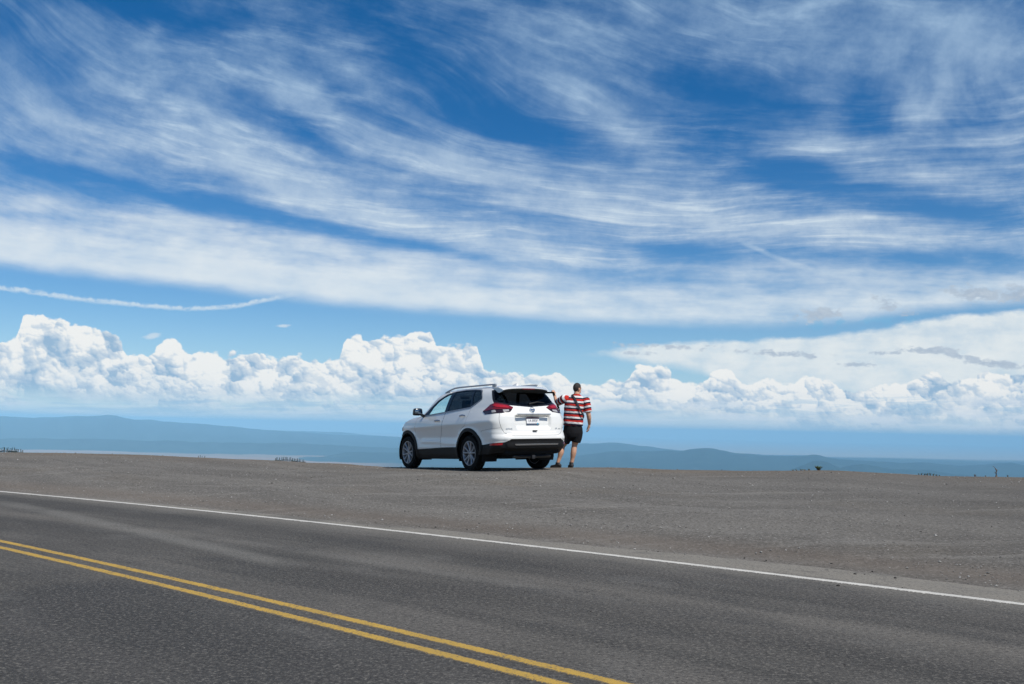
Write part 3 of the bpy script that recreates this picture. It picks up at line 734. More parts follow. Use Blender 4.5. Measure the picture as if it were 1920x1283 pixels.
PG['lampclear1'] = [(1.02, 1.205), (.90, 1.212), (.86, 1.165), (.99, 1.158)]
PG['lampclear2'] = [(.72, 1.215), (.58, 1.220), (.58, 1.182), (.70, 1.165)]
PG['rg'] = [(-.02, 1.645), (.5, 1.640), (.86, 1.635), (1.009, 1.62), (.985, 1.42), (.94, 1.352), (.893, 1.357), (.808, 1.348), (.557, 1.309), (-.02, 1.270)]
PG['rgin'] = [(-.02, 1.62), (.80, 1.610), (.90, 1.59), (.885, 1.42), (.80, 1.385), (.54, 1.345), (-.02, 1.305)]
PG['gate'] = [(-.02, 1.27), (.557, 1.309), (.447, 1.264), (.557, 1.172), (.722, 1.153), (.785, 1.150), (.762, .970), (.750, .861), (.722, .775), (.675, .722), (.61, .702), (-.02, .698)]
PG['gategap'] = [(-.02, 1.27), (.557, 1.309), (.447, 1.264), (.557, 1.172), (.722, 1.153), (.793, 1.149), (.770, .970), (.758, .859), (.729, .770), (.680, .716), (.612, .6955), (-.02, .6915)]
PG['crease'] = [(.765, .8635), (1.273, .8125), (1.31, .79), (1.304, .784), (1.270, .8075), (.765, .8585)]
PG['quartergap'] = [(1.878, .955), (1.885, .955), (1.885, .84), (1.878, .84)]
PG['headl'] = [(4.72, .93), (4.95, .935), (5.35, .86), (5.45, .79), (5.2, .78), (4.9, .85)]
PG['grille'] = [(5.50, .82), (5.97, .84), (5.97, .45), (5.62, .45)]
PG['blackfront'] = [(4.55, .40), (5.2, .36), (5.97, .38), (5.97, .18), (4.55, .18)]
for i, (cx, cz, r0, r1) in enumerate(ARCH):
    PG['in%d' % i] = circ(cx, cz, r0); PG['ar%d' % i] = circ(cx, cz, r1)
for k in ('doorf', 'doorr'): PG[k+'gap'] = grow(PG[k], 0.0055)
def inside(poly, P):
    p = np.asarray(poly); x, y = P[:, 0], P[:, 1]; r = np.zeros(len(P), bool); n = len(p)
    for i in range(n):
        x0, y0 = p[i-1]; x1, y1 = p[i]
        c = ((y0 > y) != (y1 > y)); r ^= c & (x < (x1-x0)*(y-y0)/((y1-y0) if y1 != y0 else 1e-9)+x0)
    return r
def skin(q, z):
    """body surface with the panel relief"""
    q = np.asarray(q, float); z = np.asarray(z, float)
    P = body(q, z)
    # number-plate recess in the tailgate
    s = smooth01((.47-.0*z-q)/.07)*smooth01((1.118-z)/.018)*smooth01((z-.80)/.11)
    d = -0.055*s
    # crease over the bumper, tailgate ledge
    d = d + 0.022*smooth01((.80-z)/.05)*smooth01((z-.60)/.05)*smooth01((1.25-q)/.3)*0.6
    d = d + 0.020*np.exp(-((z-1.225)/.03)**2)*smooth01((.45-q)/.1)*0.5
    # black parts stand proud
    st = np.where((q < .76) & (z < .64), 0.030*smooth01((.66-z)/.03)*smooth01((z-.44)/.03)*smooth01((.76-q)/.06), 0)
    d = d + st - np.where(z < .47, .03*smooth01((.47-z)/.05)*smooth01((1.0-q)/.2), 0)
    N = body_n(q, z)
    return P + N*d[..., None]
def skin_n(q, z):
    e = 2e-3
    a = skin(q+e, z)-skin(q-e, z); b = skin(q, z+e)-skin(q, z-e)
    n = np.cross(b, a); n /= np.linalg.norm(n, axis=-1, keepdims=True)+1e-12
    return n
def cut_panels():
    pts, edges = [], []
    def addpoly(p, closed=True, step=0.05):
        i0 = len(pts); q = []
        n = len(p)
        for i in range(n if closed else n-1):
            a, b = np.array(p[i]), np.array(p[(i+1) % n]); k = max(1, int(np.ceil(np.linalg.norm(b-a)/step)))
            q += [tuple(a+(b-a)*j/k) for j in range(k)]
        pts.extend(q); m = len(q)
        edges.extend([(i0+i, i0+(i+1) % m) for i in range(m)])
    for k, p in PG.items():
        addpoly([(max(a, 0.0), min(b, 5)) for a, b in p])
    for q in np.arange(0.0, 5.96, 0.05):
        for z in np.arange(0.21, 1.71, 0.045): pts.append((q+0.011*((z*31) % 1)*(q > 0), z))
    for q in np.arange(0.0, 0.60, 0.022):
        for z in np.arange(0.66, 1.26, 0.02): pts.append((q, z+.003))
    V = [Vector(p) for p in pts]
    vo, eo, fo, *_ = delaunay_2d_cdt(V, edges, [], 0, 1e-4)
    vo = np.array([tuple(v) for v in vo]); tri = []
    for f in fo:
        for k in range(1, len(f)-1): tri.append((f[0], f[k], f[k+1]))
    tri = np.array(tri); cen = vo[tri].mean(1)
    I = {k: inside(p, cen) for k, p in PG.items()}
    key = np.full(len(tri), 'body', dtype=object)
    def put(mask, k): key[mask] = k
    put(cen[:, 0] > 4.55, 'body')
    rb = (cen[:, 0] < 1.45) & (cen[:, 1] < np.interp(cen[:, 0], [.75, 1.27, 1.45], [.86, .81, .80])) & ~I['gategap']
    put(rb, 'rear_bumper')
    belt = cen[:, 1] < np.interp(cen[:, 0], [1.8, 4.0], [1.36, 1.22])
    put(I['doorfgap'] & belt, 'gap'); put(I['doorrgap'] & belt, 'gap')
    put(I['doorf'] & belt, 'doorf'); put(I['doorr'] & belt, 'doorr')
    put(I['crease'], 'gap')
    put(I['gategap'], 'gap'); put(I['gate'], 'tailgate')
    put(I['wintrim'], 'trim'); put(I['win'], 'surround'); put(I['win'] & (cen[:, 0] < 2.3), 'surroundq')
    put(I['win'] & I['doorf'], 'surroundf'); put(I['win'] & I['doorr'], 'surroundr')
    put(I['gf'], 'gf'); put(I['gr'], 'gr'); put(I['gq'], 'gq')
    put(I['rg'], 'frit'); put(I['rgin'], 'rgin')
    put(I['lamp'], 'lampdark'); put(I['lamp'] & I['lampred'], 'lampred'); put(I['lamp'] & I['lamphot'], 'lamphot')
    put(I['lamp'] & I['lampclear1'], 'lampclear1'); put(I['lamp'] & I['lampclear2'], 'lampclear2')
    put(I['headl'], 'headl'); put(I['grille'], 'grille'); put(I['blackfront'], 'blackfront')
    put(I['sill'], 'sill'); put(I['blackrear'], 'blackrear'); put(I['stepface'], 'step'); put(I['reflector'], 'reflector'); put(I['strip'], 'strip')
    put(I['ar0'] & (cen[:, 1] > .30), 'arch0'); put(I['ar1'] & (cen[:, 1] > .28), 'arch1')
    drop = ~I['outline'] | I['in0'] | I['in1']
    return vo, tri[~drop], key[~drop]
PV, PT, PK = cut_panels()
P3 = skin(PV[:, 0], PV[:, 1]); PN = skin_n(PV[:, 0], PV[:, 1])
P3[PV[:, 0] < 1e-4, 1] = 0.0
def panel(name, keys, sides, mat, parent, off=0.0, thick=0.022, inner=None, label=None, origin=None):
    keys = keys if isinstance(keys, (list, tuple)) else [keys]
    m = np.isin(PK, keys); T = PT[m]
    used = np.unique(T); idx = -np.ones(len(PV), int); idx[used] = np.arange(len(used))
    Vs, Ns, Fs = [], [], []
    for s in sides:
        v = P3[used] + PN[used]*off; v[PV[used, 0] < 1e-4, 1] = 0
        v = v*np.array([1, s, 1]); n = PN[used]*np.array([1, s, 1]); f = idx[T]+sum(len(a) for a in Vs)
        # face direction: make it follow the surface normal
        a, b, c = v[idx[T][:, 0]], v[idx[T][:, 1]], v[idx[T][:, 2]]
        g = (np.cross(b-a, c-a)*n[idx[T][:, 0]]).sum(1) < 0
        f[g] = f[g][:, ::-1]
        Vs.append(v); Ns.append(n); Fs.append(f)
    v = np.concatenate(Vs); n = np.concatenate(Ns); f = np.concatenate(Fs)
    _, first, inv = np.unique(np.round(v, 4), axis=0, return_index=True, return_inverse=True)
    inv = inv.reshape(-1); v = v[first]; n = n[first].copy(); f = inv[f]
    mid = np.abs(v[:, 1]) < 1e-3; n[mid, 1] = 0; n /= np.linalg.norm(n, axis=1, keepdims=True)
    f = f[(f[:, 0] != f[:, 1]) & (f[:, 1] != f[:, 2]) & (f[:, 0] != f[:, 2])]
    if origin is not None: v = v-np.array(origin)
    V = v; F = f.tolist(); LN = n[f].reshape(-1, 3); mi = [0]*len(F)
    if thick:                                       # inner skin and rim, so that every panel has real thickness
        N0 = len(v); w = v - n*thick
        e = np.concatenate([f[:, [0, 1]], f[:, [1, 2]], f[:, [2, 0]]])
        key = np.sort(e, 1); _, idx1, cnt = np.unique(key, axis=0, return_index=True, return_counts=True)
        be = e[idx1[cnt == 1]]
        fi = f[:, ::-1]+N0
        m0 = 2*N0; ne = len(be)
        rv = np.stack([v[be[:, 0]], v[be[:, 1]], w[be[:, 1]], w[be[:, 0]]], 1).reshape(-1, 3)
        V = np.concatenate([v, w, rv]); R = m0+np.arange(4*ne).reshape(-1, 4)[:, ::-1]
        rn = np.cross(rv[0::4]-rv[1::4], rv[2::4]-rv[1::4]); rn /= np.linalg.norm(rn, axis=1, keepdims=True)+1e-12
        F = F + fi.tolist() + R.tolist()
        LN = np.concatenate([LN, -n[f[:, ::-1]].reshape(-1, 3), np.repeat(-rn, 4, 0)])
        mi = mi + [1]*len(fi) + [0 if inner is None else 1]*ne
    o = mesh_obj(name, V, F, mat, parent)
    if thick:
        o.data.materials.append(inner or M_DARK); o.data.polygons.foreach_set('material_index', mi)
    o.data.normals_split_custom_set(LN.tolist())
    if origin is not None: o.location = origin
    if label: o['label'] = label
    return o
# ------------------------------------------------------------------ small solid builders (bmesh)
class MB:
    def __init__(s): s.v, s.f = [], []
    def add(s, v, f):
        o = len(s.v); s.v += [tuple(p) for p in v]; s.f += [tuple(o+i for i in q) for q in f]; return s
    def box(s, c, size, rot=None, taper=1.0, bev=0.0):
        x, y, z = (q/2 for q in size); R = rot or Matrix.Identity(3)
        if bev:
            b = min(bev, x, y, z)
            bm = bmesh.new(); bmesh.ops.create_cube(bm, size=1.0)
            for v in bm.verts: v.co = Vector((v.co.x*2*x*(taper if v.co.z > 0 else 1), v.co.y*2*y*(taper if v.co.z > 0 else 1), v.co.z*2*z))
            bmesh.ops.bevel(bm, geom=bm.edges, offset=b, segments=2, affect='EDGES', profile=.6)
            bm.verts.index_update()
            vv = [R @ v.co + Vector(c) for v in bm.verts]; ff = [[v.index for v in f.verts] for f in bm.faces]; bm.free()
            return s.add(vv, ff)
        P = [(-x, -y, -z), (x, -y, -z), (x, y, -z), (-x, y, -z), (-x*taper, -y*taper, z), (x*taper, -y*taper, z), (x*taper, y*taper, z), (-x*taper, y*taper, z)]
        return s.add([R @ Vector(p)+Vector(c) for p in P], [(0, 3, 2, 1), (4, 5, 6, 7), (0, 1, 5, 4), (1, 2, 6, 5), (2, 3, 7, 6), (3, 0, 4, 7)])
    def tube(s, path, rad, n=8, caps=True, flat=1.0, up=(0, 0, 1)):
        P = [Vector(p) for p in path]; rr = rad if isinstance(rad, (list, tuple)) else [rad]*len(P); V = []; F = []
        for i, p in enumerate(P):
            d = (P[min(i+1, len(P)-1)]-P[max(i-1, 0)]).normalized(); a = d.cross(Vector(up))
            if a.length < 1e-4: a = d.cross(Vector((1, 0, 0)))
            a.normalize(); b = a.cross(d)
            V += [p + a*(rr[i]*math.cos(2*math.pi*k/n)) + b*(rr[i]*flat*math.sin(2*math.pi*k/n)) for k in range(n)]
        for i in range(len(P)-1):
            for k in range(n): F.append((i*n+k, i*n+(k+1) % n, (i+1)*n+(k+1) % n, (i+1)*n+k))
        if caps: F += [tuple(reversed(range(n))), tuple((len(P)-1)*n+k for k in range(n))]
        return s.add(V, F)
    def lathe(s, prof, n=48, axis='y', closed=False, c=(0, 0, 0)):
        V = []; F = []; m = len(prof)
        for k in range(n):
            a = 2*math.pi*k/n
            for r, h in prof:
                V.append((c[0]+r*math.cos(a), c[1]+h, c[2]+r*math.sin(a)) if axis == 'y' else (c[0]+r*math.cos(a), c[1]+r*math.sin(a), c[2]+h))
        for k in range(n):
            for i in range(m if closed else m-1):
                j = (i+1) % m; k2 = (k+1) % n
                F.append((k*m+i, k2*m+i, k2*m+j, k*m+j))
        return s.add(V, F)
    def build(s, name, mat, parent=None, smooth=True, label=None, sub=0):
        o = mesh_obj(name, s.v, s.f, mat, parent, smooth)
        bm = bmesh.new(); bm.from_mesh(o.data); bmesh.ops.recalc_face_normals(bm, faces=bm.faces); bm.to_mesh(o.data); bm.free()
        if sub:
            m = o.modifiers.new('sub', 'SUBSURF'); m.levels = m.render_levels = sub
        elif smooth:
            o.data.set_sharp_from_angle(angle=R_(38))
        if label: o['label'] = label
        return o
def copy_tree(o, parent=None):
    c = o.copy(); COL.objects.link(c)
    if parent: c.parent = parent
    for ch in [x for x in SC.objects if x.parent == o]: copy_tree(ch, c)
    return c

def text_mesh(name, txt, size, mat, parent, M, extrude=0.001, ax='CENTER'):
    cu = bpy.data.curves.new(name, 'FONT'); cu.body = txt; cu.size = size; cu.align_x = ax; cu.align_y = 'CENTER'; cu.extrude = extrude
    to = bpy.data.objects.new(name, cu); COL.objects.link(to)
    dg = bpy.context.evaluated_depsgraph_get(); me = bpy.data.meshes.new_from_object(to.evaluated_get(dg))
    bpy.data.objects.remove(to)
    me.transform(M); o = bpy.data.objects.new(name, me); COL.objects.link(o)
    me.materials.clear(); me.materials.append(mat); o.parent = parent
    return o

def build_car():
    car = empty('parked_car'); car.matrix_world = CAR_M
    tag(car, 'white compact SUV parked on the gravel crest with its rear towards the road', 'car')
    B = (1, -1)
    bodyo = panel('body', 'body', B, M_WHITE, car)
    panel('rear_bumper', 'rear_bumper', B, M_WHITE, car)
    panel('panel_gap', 'gap', B, M_GAP, bodyo, off=-0.004, thick=0.0)
    gate = panel('tailgate', 'tailgate', B, M_WHITE, car)
    rw = panel('rear_window', 'rgin', B, M_TINTR, gate, off=-0.004, thick=0)
    panel('window_border', 'frit', B, M_GLOSSB, gate, thick=0.012)
    clad = panel('bumper_cladding', ['blackrear'], B, M_BLACKP, car, off=0.004)
    panel('bumper_step', 'step', B, M_BLACKP, car, off=0.010)
    panel('bumper_strip', 'strip', B, M_CHROME, car, off=0.018)
    panel('front_cladding', 'blackfront', B, M_BLACKP, car, off=0.006)
    panel('grille', 'grille', B, M_GLOSSB, car, off=-0.01)
    for s in B:
        panel('sill_cladding', 'sill', (s,), M_BLACKP, car, off=0.010)
        panel('reflector', 'reflector', (s,), M_RED, car, off=0.008, thick=.006)
        lamp = panel('tail_lamp', 'lampdark', (s,), M_SMOKE, car, off=0.006)
        panel('red_lens', 'lampred', (s,), M_REDD, lamp, off=0.012)
        panel('bright_lens', 'lamphot', (s,), M_RED, lamp, off=0.020)
        panel('clear_lens', 'lampclear1', (s,), M_CLEARL, lamp, off=0.010)
        panel('clear_lens', 'lampclear2', (s,), M_CLEARL, lamp, off=0.010)
        panel('headlight', 'headl', (s,), M_CLEARL, car, off=0.006)
        panel('arch_trim', 'arch0', (s,), M_BLACKP, car, off=0.014)
        panel('arch_trim', 'arch1', (s,), M_BLACKP, car, off=0.014)
        panel('window_pillar', 'surround', (s,), M_GLOSSB, car, off=0.002)
        panel('window_pillar', 'surroundq', (s,), M_GLOSSB, car, off=0.002)
        panel('window_trim', 'trim', (s,), M_RAIL, car, off=0.008, thick=.008)
        panel('quarter_window', 'gq', (s,), M_TINT, car, off=-0.004, thick=0)
        fd = panel('door', 'doorf', (s,), M_WHITE, car)
        panel('window_frame', 'surroundf', (s,), M_GLOSSB, fd, off=0.002)
        panel('window_pane', 'gf', (s,), M_GLASS, fd, off=-0.004, thick=0)
        hx = (1.22-.05, s*0.90, 0.5) if s < 0 else None
        rd = panel('door', 'doorr', (s,), M_WHITE, car, origin=hx, thick=.05 if s < 0 else .022)
        wf = panel('window_frame', 'surroundr', (s,), M_GLOSSB, rd, off=0.002, thick=.03 if s < 0 else .022)
        gp = panel('window_pane', 'gr', (s,), M_TINT, rd, off=-0.004, thick=0) if s > 0 else None    # the open door's window is wound down
        # handles: chrome bars over a small cup
        hs = []
        for (qx, qz, par) in ((1.35, 1.036, fd), (0.335, 1.115, rd)):
            p = skin(np.array([X2Q(qx)]), np.array([qz]))[0]; n = skin_n(np.array([X2Q(qx)]), np.array([qz]))[0]
            mb = MB()
            pts = []
            for k in range(7):
                a = -1+2*k/6; pp = skin(np.array([X2Q(qx+a*.105)]), np.array([qz+a*(-.006)]))[0]
                lift = .040*(1-abs(a)**3)+.004
                pts.append(((pp+n*lift)*np.array([1, s, 1])).tolist())
            mb.tube(pts, [.012, .017, .019, .019, .019, .018, .013], 8)
            if par is rd: hs.append(mb.build('handle', M_CHROME, par))
            else: mb.build('handle', M_CHROME, par)
        if s < 0:                                                    # the right rear door stands open
            for ch in (wf, *hs):
                ch.data.transform(Matrix.Translation(-Vector(hx)))
            rd.rotation_euler = (0, 0, R_(62))
            rd['label'] = 'open right rear door'
    # roof, windscreen and bonnet span between the two sides
    def edge_pts(q0, q1, n):
        ol = PG['outline'][8:]; qs = np.array([p[0] for p in ol]); zs = np.array([p[1] for p in ol])
        q = np.linspace(q0, q1, n); z = np.interp(q, qs[::-1], zs[::-1]); return skin(q, z)
    def span(name, E, crown, fwd, mat, thick, ny=15, parent=car, inset=0.0):
        V = []
        for p in E:
            Y = max(p[1]-inset, 0.0)
            for k in range(ny):
                t = -1+2*k/(ny-1); a = abs(t)
                V.append((p[0]+fwd*(1-t*t)*min(1, Y/.3), Y*t, p[2]+crown*(1-a**2.6)*min(1, Y/.4)))
        o = mesh_obj(name, V, grid_faces(len(E), ny), mat, parent)
        bm = bmesh.new(); bm.from_mesh(o.data); bmesh.ops.remove_doubles(bm, verts=bm.verts, dist=1e-4); bmesh.ops.recalc_face_normals(bm, faces=bm.faces)
        up = sum((f.normal.z for f in bm.faces)); 
        if up < 0: bmesh.ops.reverse_faces(bm, faces=bm.faces)
        bm.to_mesh(o.data); bm.free()
        for pl in o.data.polygons: pl.use_smooth = True
        if thick:
            o.data.materials.append(M_DARK)
            s = o.modifiers.new('thickness', 'SOLIDIFY'); s.thickness = thick; s.offset = -1; s.material_offset = 1
        return o
    q = np.concatenate([np.linspace(0, .58, 5), np.linspace(.62, 1.25, 12), np.linspace(1.35, 3.05, 26)])
    ol = PG['outline'][8:]; qs = np.array([p[0] for p in ol])[::-1]; zs = np.array([p[1] for p in ol])[::-1]
    Er = skin(q, np.interp(q, qs, zs)); Er[0, 1] = 0
    roof = span('roof', Er, 0.045, 0.0, M_WHITE, .02)
    Ew = edge_pts(3.05, 3.90, 14); span('windscreen', Ew, 0.03, 0.16, M_GLASS, 0)
    Eh = edge_pts(3.90, 5.95, 26); span('bonnet', Eh, 0.05, 0.0, M_WHITE, .015)
    # spoiler over the rear window
    V = []; F = []; FU = []; n = 21
    for k in range(n):
        t = -1+2*k/(n-1); a = abs(t); y = .545*t
        xl = -.80+.10*a**2.2; zt = 1.655-.018*a**2-.02*a**6; xr = -.36 + .0*a; zr = 1.735-.045*a**2.4
        V += [(xr, y*1.04, zr-.004), (-.58, y*1.07, .5*(zr+zt)+.020), (xl+.03, y, zt+.014), (xl, y, zt-.002), (xl+.006, y, zt-.018), (-.605, y*1.06, 1.572-.01*a), (-.44, y*1.04, 1.60)]
    m = 7
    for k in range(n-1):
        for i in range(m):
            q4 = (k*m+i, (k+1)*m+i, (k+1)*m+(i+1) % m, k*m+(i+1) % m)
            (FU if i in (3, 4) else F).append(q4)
    F += [tuple(range(m)), tuple((n-1)*m+i for i in reversed(range(m)))]
    sp = MB().add(V, F).build('spoiler', M_WHITE, car)
    MB().add(V, FU).build('spoiler_underside', simple('matte_dark_grey', (.055, .056, .054), .7, spec=.25), sp)  # underside is a darker grey than the white top
    MB().box((-.806, 0, 1.640), (.012, .30, .024), bev=.004).build('brake_light', M_REDD, sp)
    # roof rails
    for s in B:
        mb = MB(); P = []
        for k in range(22):
            t = k/21; x = 1.50-1.88*t
            p = skin(np.array([X2Q(x)]), np.array([float(np.interp(X2Q(x), qs, zs))]))[0]
            lift = .040*smooth01(t/.16)
            P.append((x, s*(p[1]+.012), p[2]+.010+float(lift)))
        mb.tube(P, [.012]+[.020]*20+[.018], 8, flat=.85)
        for t in (.06, .985):
            i = min(21, int(t*21)); p = P[i]; mb.box((p[0]-.02, p[1], p[2]-.03), (.13, .034, .055), bev=.01)
        mb.build('roof_rail', M_RAIL, car)
    # shark-fin aerial
    MB().add([(-.22, .028, 1.735), (-.22, -.028, 1.735), (-.40, -.03, 1.728), (-.40, .03, 1.728), (-.385, 0, 1.785), (-.33, .0, 1.772)],
             [(0, 1, 2, 3), (0, 5, 1), (1, 5, 4, 2), (3, 2, 4), (0, 3, 4, 5)]).build('aerial', M_WHITE, car, smooth=False)
    # wing mirrors
    for s in B:
        mb = MB(); mb.box((0, 0, 0), (.13, .235, .165), taper=.86, bev=.045)
        mi = mb.build('wing_mirror', M_GLOSSB, car); mi.location = (2.02, s*1.035, 1.248); mi.rotation_euler = (0, 0, R_(-9*s))
        mi.modifiers.new('s', 'SUBSURF').render_levels = 1
        MB().box((-.066, 0, .0), (.012, .165, .095), bev=.005).build('mirror_glass', simple('mirror_silvering', (.22, .25, .28), .03, 1.0), mi)
        MB().tube([(2.04, s*.94, 1.19), (2.06, s*.86, 1.155)], [.03, .04], 8).build('mirror_arm', M_GLOSSB, mi).matrix_parent_inverse = mi.matrix_basis.inverted()
    # tailgate fittings
    def onback(y, z, off):
        Q = np.linspace(0, .9, 400); S_ = skin(Q, np.full_like(Q, z)); k = int(np.argmin(np.abs(S_[:, 1]-abs(y))))
        n = skin_n(Q[k:k+1], np.array([z]))[0]; p = S_[k]+n*off
        return Vector((p[0], y, p[2])), Vector((n[0], n[1]*(1 if y >= 0 else -1), n[2]))
    def frame(y, z, off, tilt=None):
        p, n = onback(y, z, off)
        if tilt is not None: n = Vector((-math.cos(tilt), n.y, math.sin(tilt))).normalized()
        X = Vector((0, 0, 1)).cross(n).normalized(); Y = n.cross(X)
        return Matrix(((X.x, Y.x, n.x, p.x), (X.y, Y.y, n.y, p.y), (X.z, Y.z, n.z, p.z), (0, 0, 0, 1)))
    MB().box((-.984, 0, 1.126), (.05, .80, .026), bev=.008).build('garnish', M_SILVER, gate)
    Mf = frame(0, 0.998, .020, R_(3))
    plate_m, t, b = new_mat('licence_plate_face')
    tc = t.nodes.new('ShaderNodeTexCoord'); _, gy, _ = sep(S(t, tc.outputs['Object']))
    gx = sep(S(t, tc.outputs['Object']))[0]
    c = mixc(gy.ss(.044, .046), (.78, .78, .78), (.10, .012, .03))
    c = mixc(gy.ss(-.050, -.053), c, (.05, .07, .12))
    t.links.new(c.k, b.inputs['Base Color']); b.inputs['Roughness'].default_value = .4
    pl = MB().box((0, 0, 0), (.305, .152, .004)).build('licence_plate', plate_m, gate, smooth=False); pl.matrix_local = Mf
    text_mesh('plate_number', '1A 893F', .075, simple('plate_ink', (.03, .035, .07), .5), pl, Matrix.Translation((0, .0, .0028)) @ Matrix.Diagonal((.92, 1.0, 1, 1)))
    MB().box((.112, -.056, .003), (.034, .026, .003)).build('plate_sticker', simple('plate_sticker_blue', (.03, .30, .45), .5), pl, smooth=False)
    Me = frame(0, 1.205, .022)
    em = MB(); em.lathe([(.056, .0), (.056, .008), (.044, .010), (.044, .0)], 32, axis='z', closed=True); em.box((0, 0, .006), (.116, .024, .010), bev=.003)
    eo = em.build('emblem', M_CHROME, gate); eo.matrix_local = Me
    for txt, y, z in (('ROGUE', .585, .838), ('SV', -.555, .838), ('AWD', -.635, .832)):
        text_mesh('badge', txt, .042 if txt != 'AWD' else .032, M_CHROME, gate, frame(y, z, .005), .002)
    MB().box((-1.016, 0, .795), (.03, .10, .022), bev=.006).build('latch', M_DARK, gate)
    p0, n0 = onback(-.02, 1.335, .018); p1, n1 = onback(-.40, 1.348, .020)
    wp = MB(); wp.tube([p0+Vector((0, .02, -.01)), p0.lerp(p1, .5)+n0*.012+Vector((0, 0, .016)), p1], [.020, .015, .008], 6); wp.build('wiper', M_BLACKP, gate)
    # wheels
    tyre_p = [(.245, -.095), (.285, -.112), (.325, -.113), (.352, -.098), (.360, -.075), (.3555, -.072), (.3555, -.064), (.3615, -.061), (.3625, -.03), (.357, -.027), (.357, -.019), (.363, -.016), (.363, .016), (.357, .019), (.357, .027), (.3625, .03), (.3615, .061), (.3555, .064), (.3555, .072), (.360, .075), (.352, .098), (.325, .113), (.285, .112), (.245, .095)]
    wheel = empty('wheel'); wheel.parent = car
    MB().lathe(tyre_p, 56, closed=False).build('tyre', M_RUBBER, wheel)
    rim = MB(); rim.lathe([(.248, .098), (.250, .106), (.240, .106), (.232, .092), (.225, .03), (.222, -.09), (.235, -.096), (.248, -.096)], 48, closed=True)
    rim.lathe([(0, .086), (.030, .086), (.038, .080), (.052, .074), (.056, .05), (0, .05)], 24)
    for k in range(5):
        for d in (-.20, .20):
            a = 2*math.pi*k/5+.3; a0 = a+d*.55; a1 = a+d*1.35
            r0, r1 = .040, .238
            P0 = Vector((r0*math.cos(a0), .070, r0*math.sin(a0))); P1 = Vector((r1*math.cos(a1), .094, r1*math.sin(a1))); Pm = P0.lerp(P1, .55)+Vector((0, -.004, 0))
            rim.tube([P0, Pm, P1], [.021, .017, .020], 6, up=(0, 1, 0), flat=1.0)
    rim.build('rim', M_ALLOY, wheel)
    MB().lathe([(0, .012), (.150, .012), (.150, .0), (0, .0)], 32).build('brake_disc', simple('brake_disc_iron', (.10, .10, .105), .5, .7), wheel)
    MB().lathe([(0, -.092), (.236, -.092), (.236, -.099), (0, -.099)], 32).build('hub_back', M_DARK, wheel)
    wheel.location = (.05, .800, .357)
    for (x, s) in ((2.755, 1), (.05, -1), (2.755, -1)):
        w = copy_tree(wheel, car); w.location = (x, s*.800, .357); w.rotation_euler = (0, .3*x, 0 if s > 0 else math.pi)
    # wheel wells and underside
    for cx, cz, r0, r1 in ARCH:
        for s in B:
            mb = MB(); V = []; F = []; n = 24
            for k in range(n+1):
                a = math.pi*(-.12+1.24*k/n); V += [(cx+(r0+.03)*math.cos(a), s*.885, cz+(r0+.03)*math.sin(a)), (cx+(r0+.03)*math.cos(a), s*.52, cz+(r0+.03)*math.sin(a))]
            for k in range(n): F.append((2*k, 2*k+1, 2*k+3, 2*k+2))
            V.append((cx, s*.52, cz)); F += [(2*k+1, 2*k+3, len(V)-1) for k in range(n)]
            mb.add(V, F).build('wheel_liner', M_DARK, car)
    ub = MB(); ub.box((1.40, 0, .32), (3.9, 1.0, .16), bev=.03); ub.box((1.40, 0, .35), (1.75, 1.66, .12), bev=.02); ub.box((-.62, 0, .40), (.6, 1.30, .14), bev=.04); ub.box((3.1, 0, .33), (.6, 1.4, .18), bev=.04)
    ub.build('underbody', M_DARK, car)
    ax = MB(); ax.tube([(.05, -.72, .33), (.05, .72, .33)], .045, 10); ax.tube([(-.02, -.45, .27), (.25, -.5, .28), (.5, -.6, .30)], .04, 8); ax.tube([(-.02, .45, .27), (.25, .5, .28), (.5, .6, .30)], .04, 8); ax.box((.05, 0, .31), (.25, .22, .16), bev=.04)
    ax.tube([(-.3, -.35, .27), (-.62, -.38, .29), (-.86, -.40, .31)], .045, 10)
    ax.build('rear_axle', simple('axle_dusty_metal', (.035, .033, .03), .8), car)
    hb = MB(); hb.tube([(-.90, .46, .285), (-.90, -.44, .285)], .033, 4); hb.box((-.90, 0, .275), (.12, .075, .075), bev=.008)
    hb.build('hitch_bar', simple('hitch_black_steel', (.02, .02, .022), .45), car)
    # interior
    it = MB(); it.box((1.25, 0, .50), (2.9, 1.5, .10), bev=.02); it.box((-.35, 0, .78), (.9, 1.2, .45), bev=.05); it.box((2.28, 0, .98), (.5, 1.42, .30), bev=.10); it.box((1.35, 0, .68), (1.0, .26, .34), bev=.05)
    it.build('cabin_floor', M_SEAT, car)
    for y in (.38, -.38):
        st = MB(); st.box((1.38, y, .70), (.54, .50, .16), bev=.06); st.box((1.07, y, 1.00), (.16, .48, .60), rot=Matrix.Rotation(R_(-13), 3, 'Y'), bev=.07)
        so = st.build('front_seat', M_SEAT, car)
        MB().box((.965, y, 1.38), (.10, .26, .18), rot=Matrix.Rotation(R_(-13), 3, 'Y'), bev=.045).build('headrest', M_SEAT, so)
    rs = MB(); rs.box((.42, 0, .70), (.50, 1.30, .16), bev=.06); rs.box((.10, 0, .98), (.16, 1.28, .54), rot=Matrix.Rotation(R_(-16), 3, 'Y'), bev=.07)
    ro = rs.build('rear_seat', M_SEAT, car)
    for y in (.42, 0, -.42): MB().box((.00, y, 1.30), (.09, .24, .14), rot=Matrix.Rotation(R_(-14), 3, 'Y'), bev=.04).build('headrest', M_SEAT, ro)
    sw = MB(); V = []
    P = [Vector((0, .19*math.cos(2*math.pi*k/24), .19*math.sin(2*math.pi*k/24))) for k in range(25)]
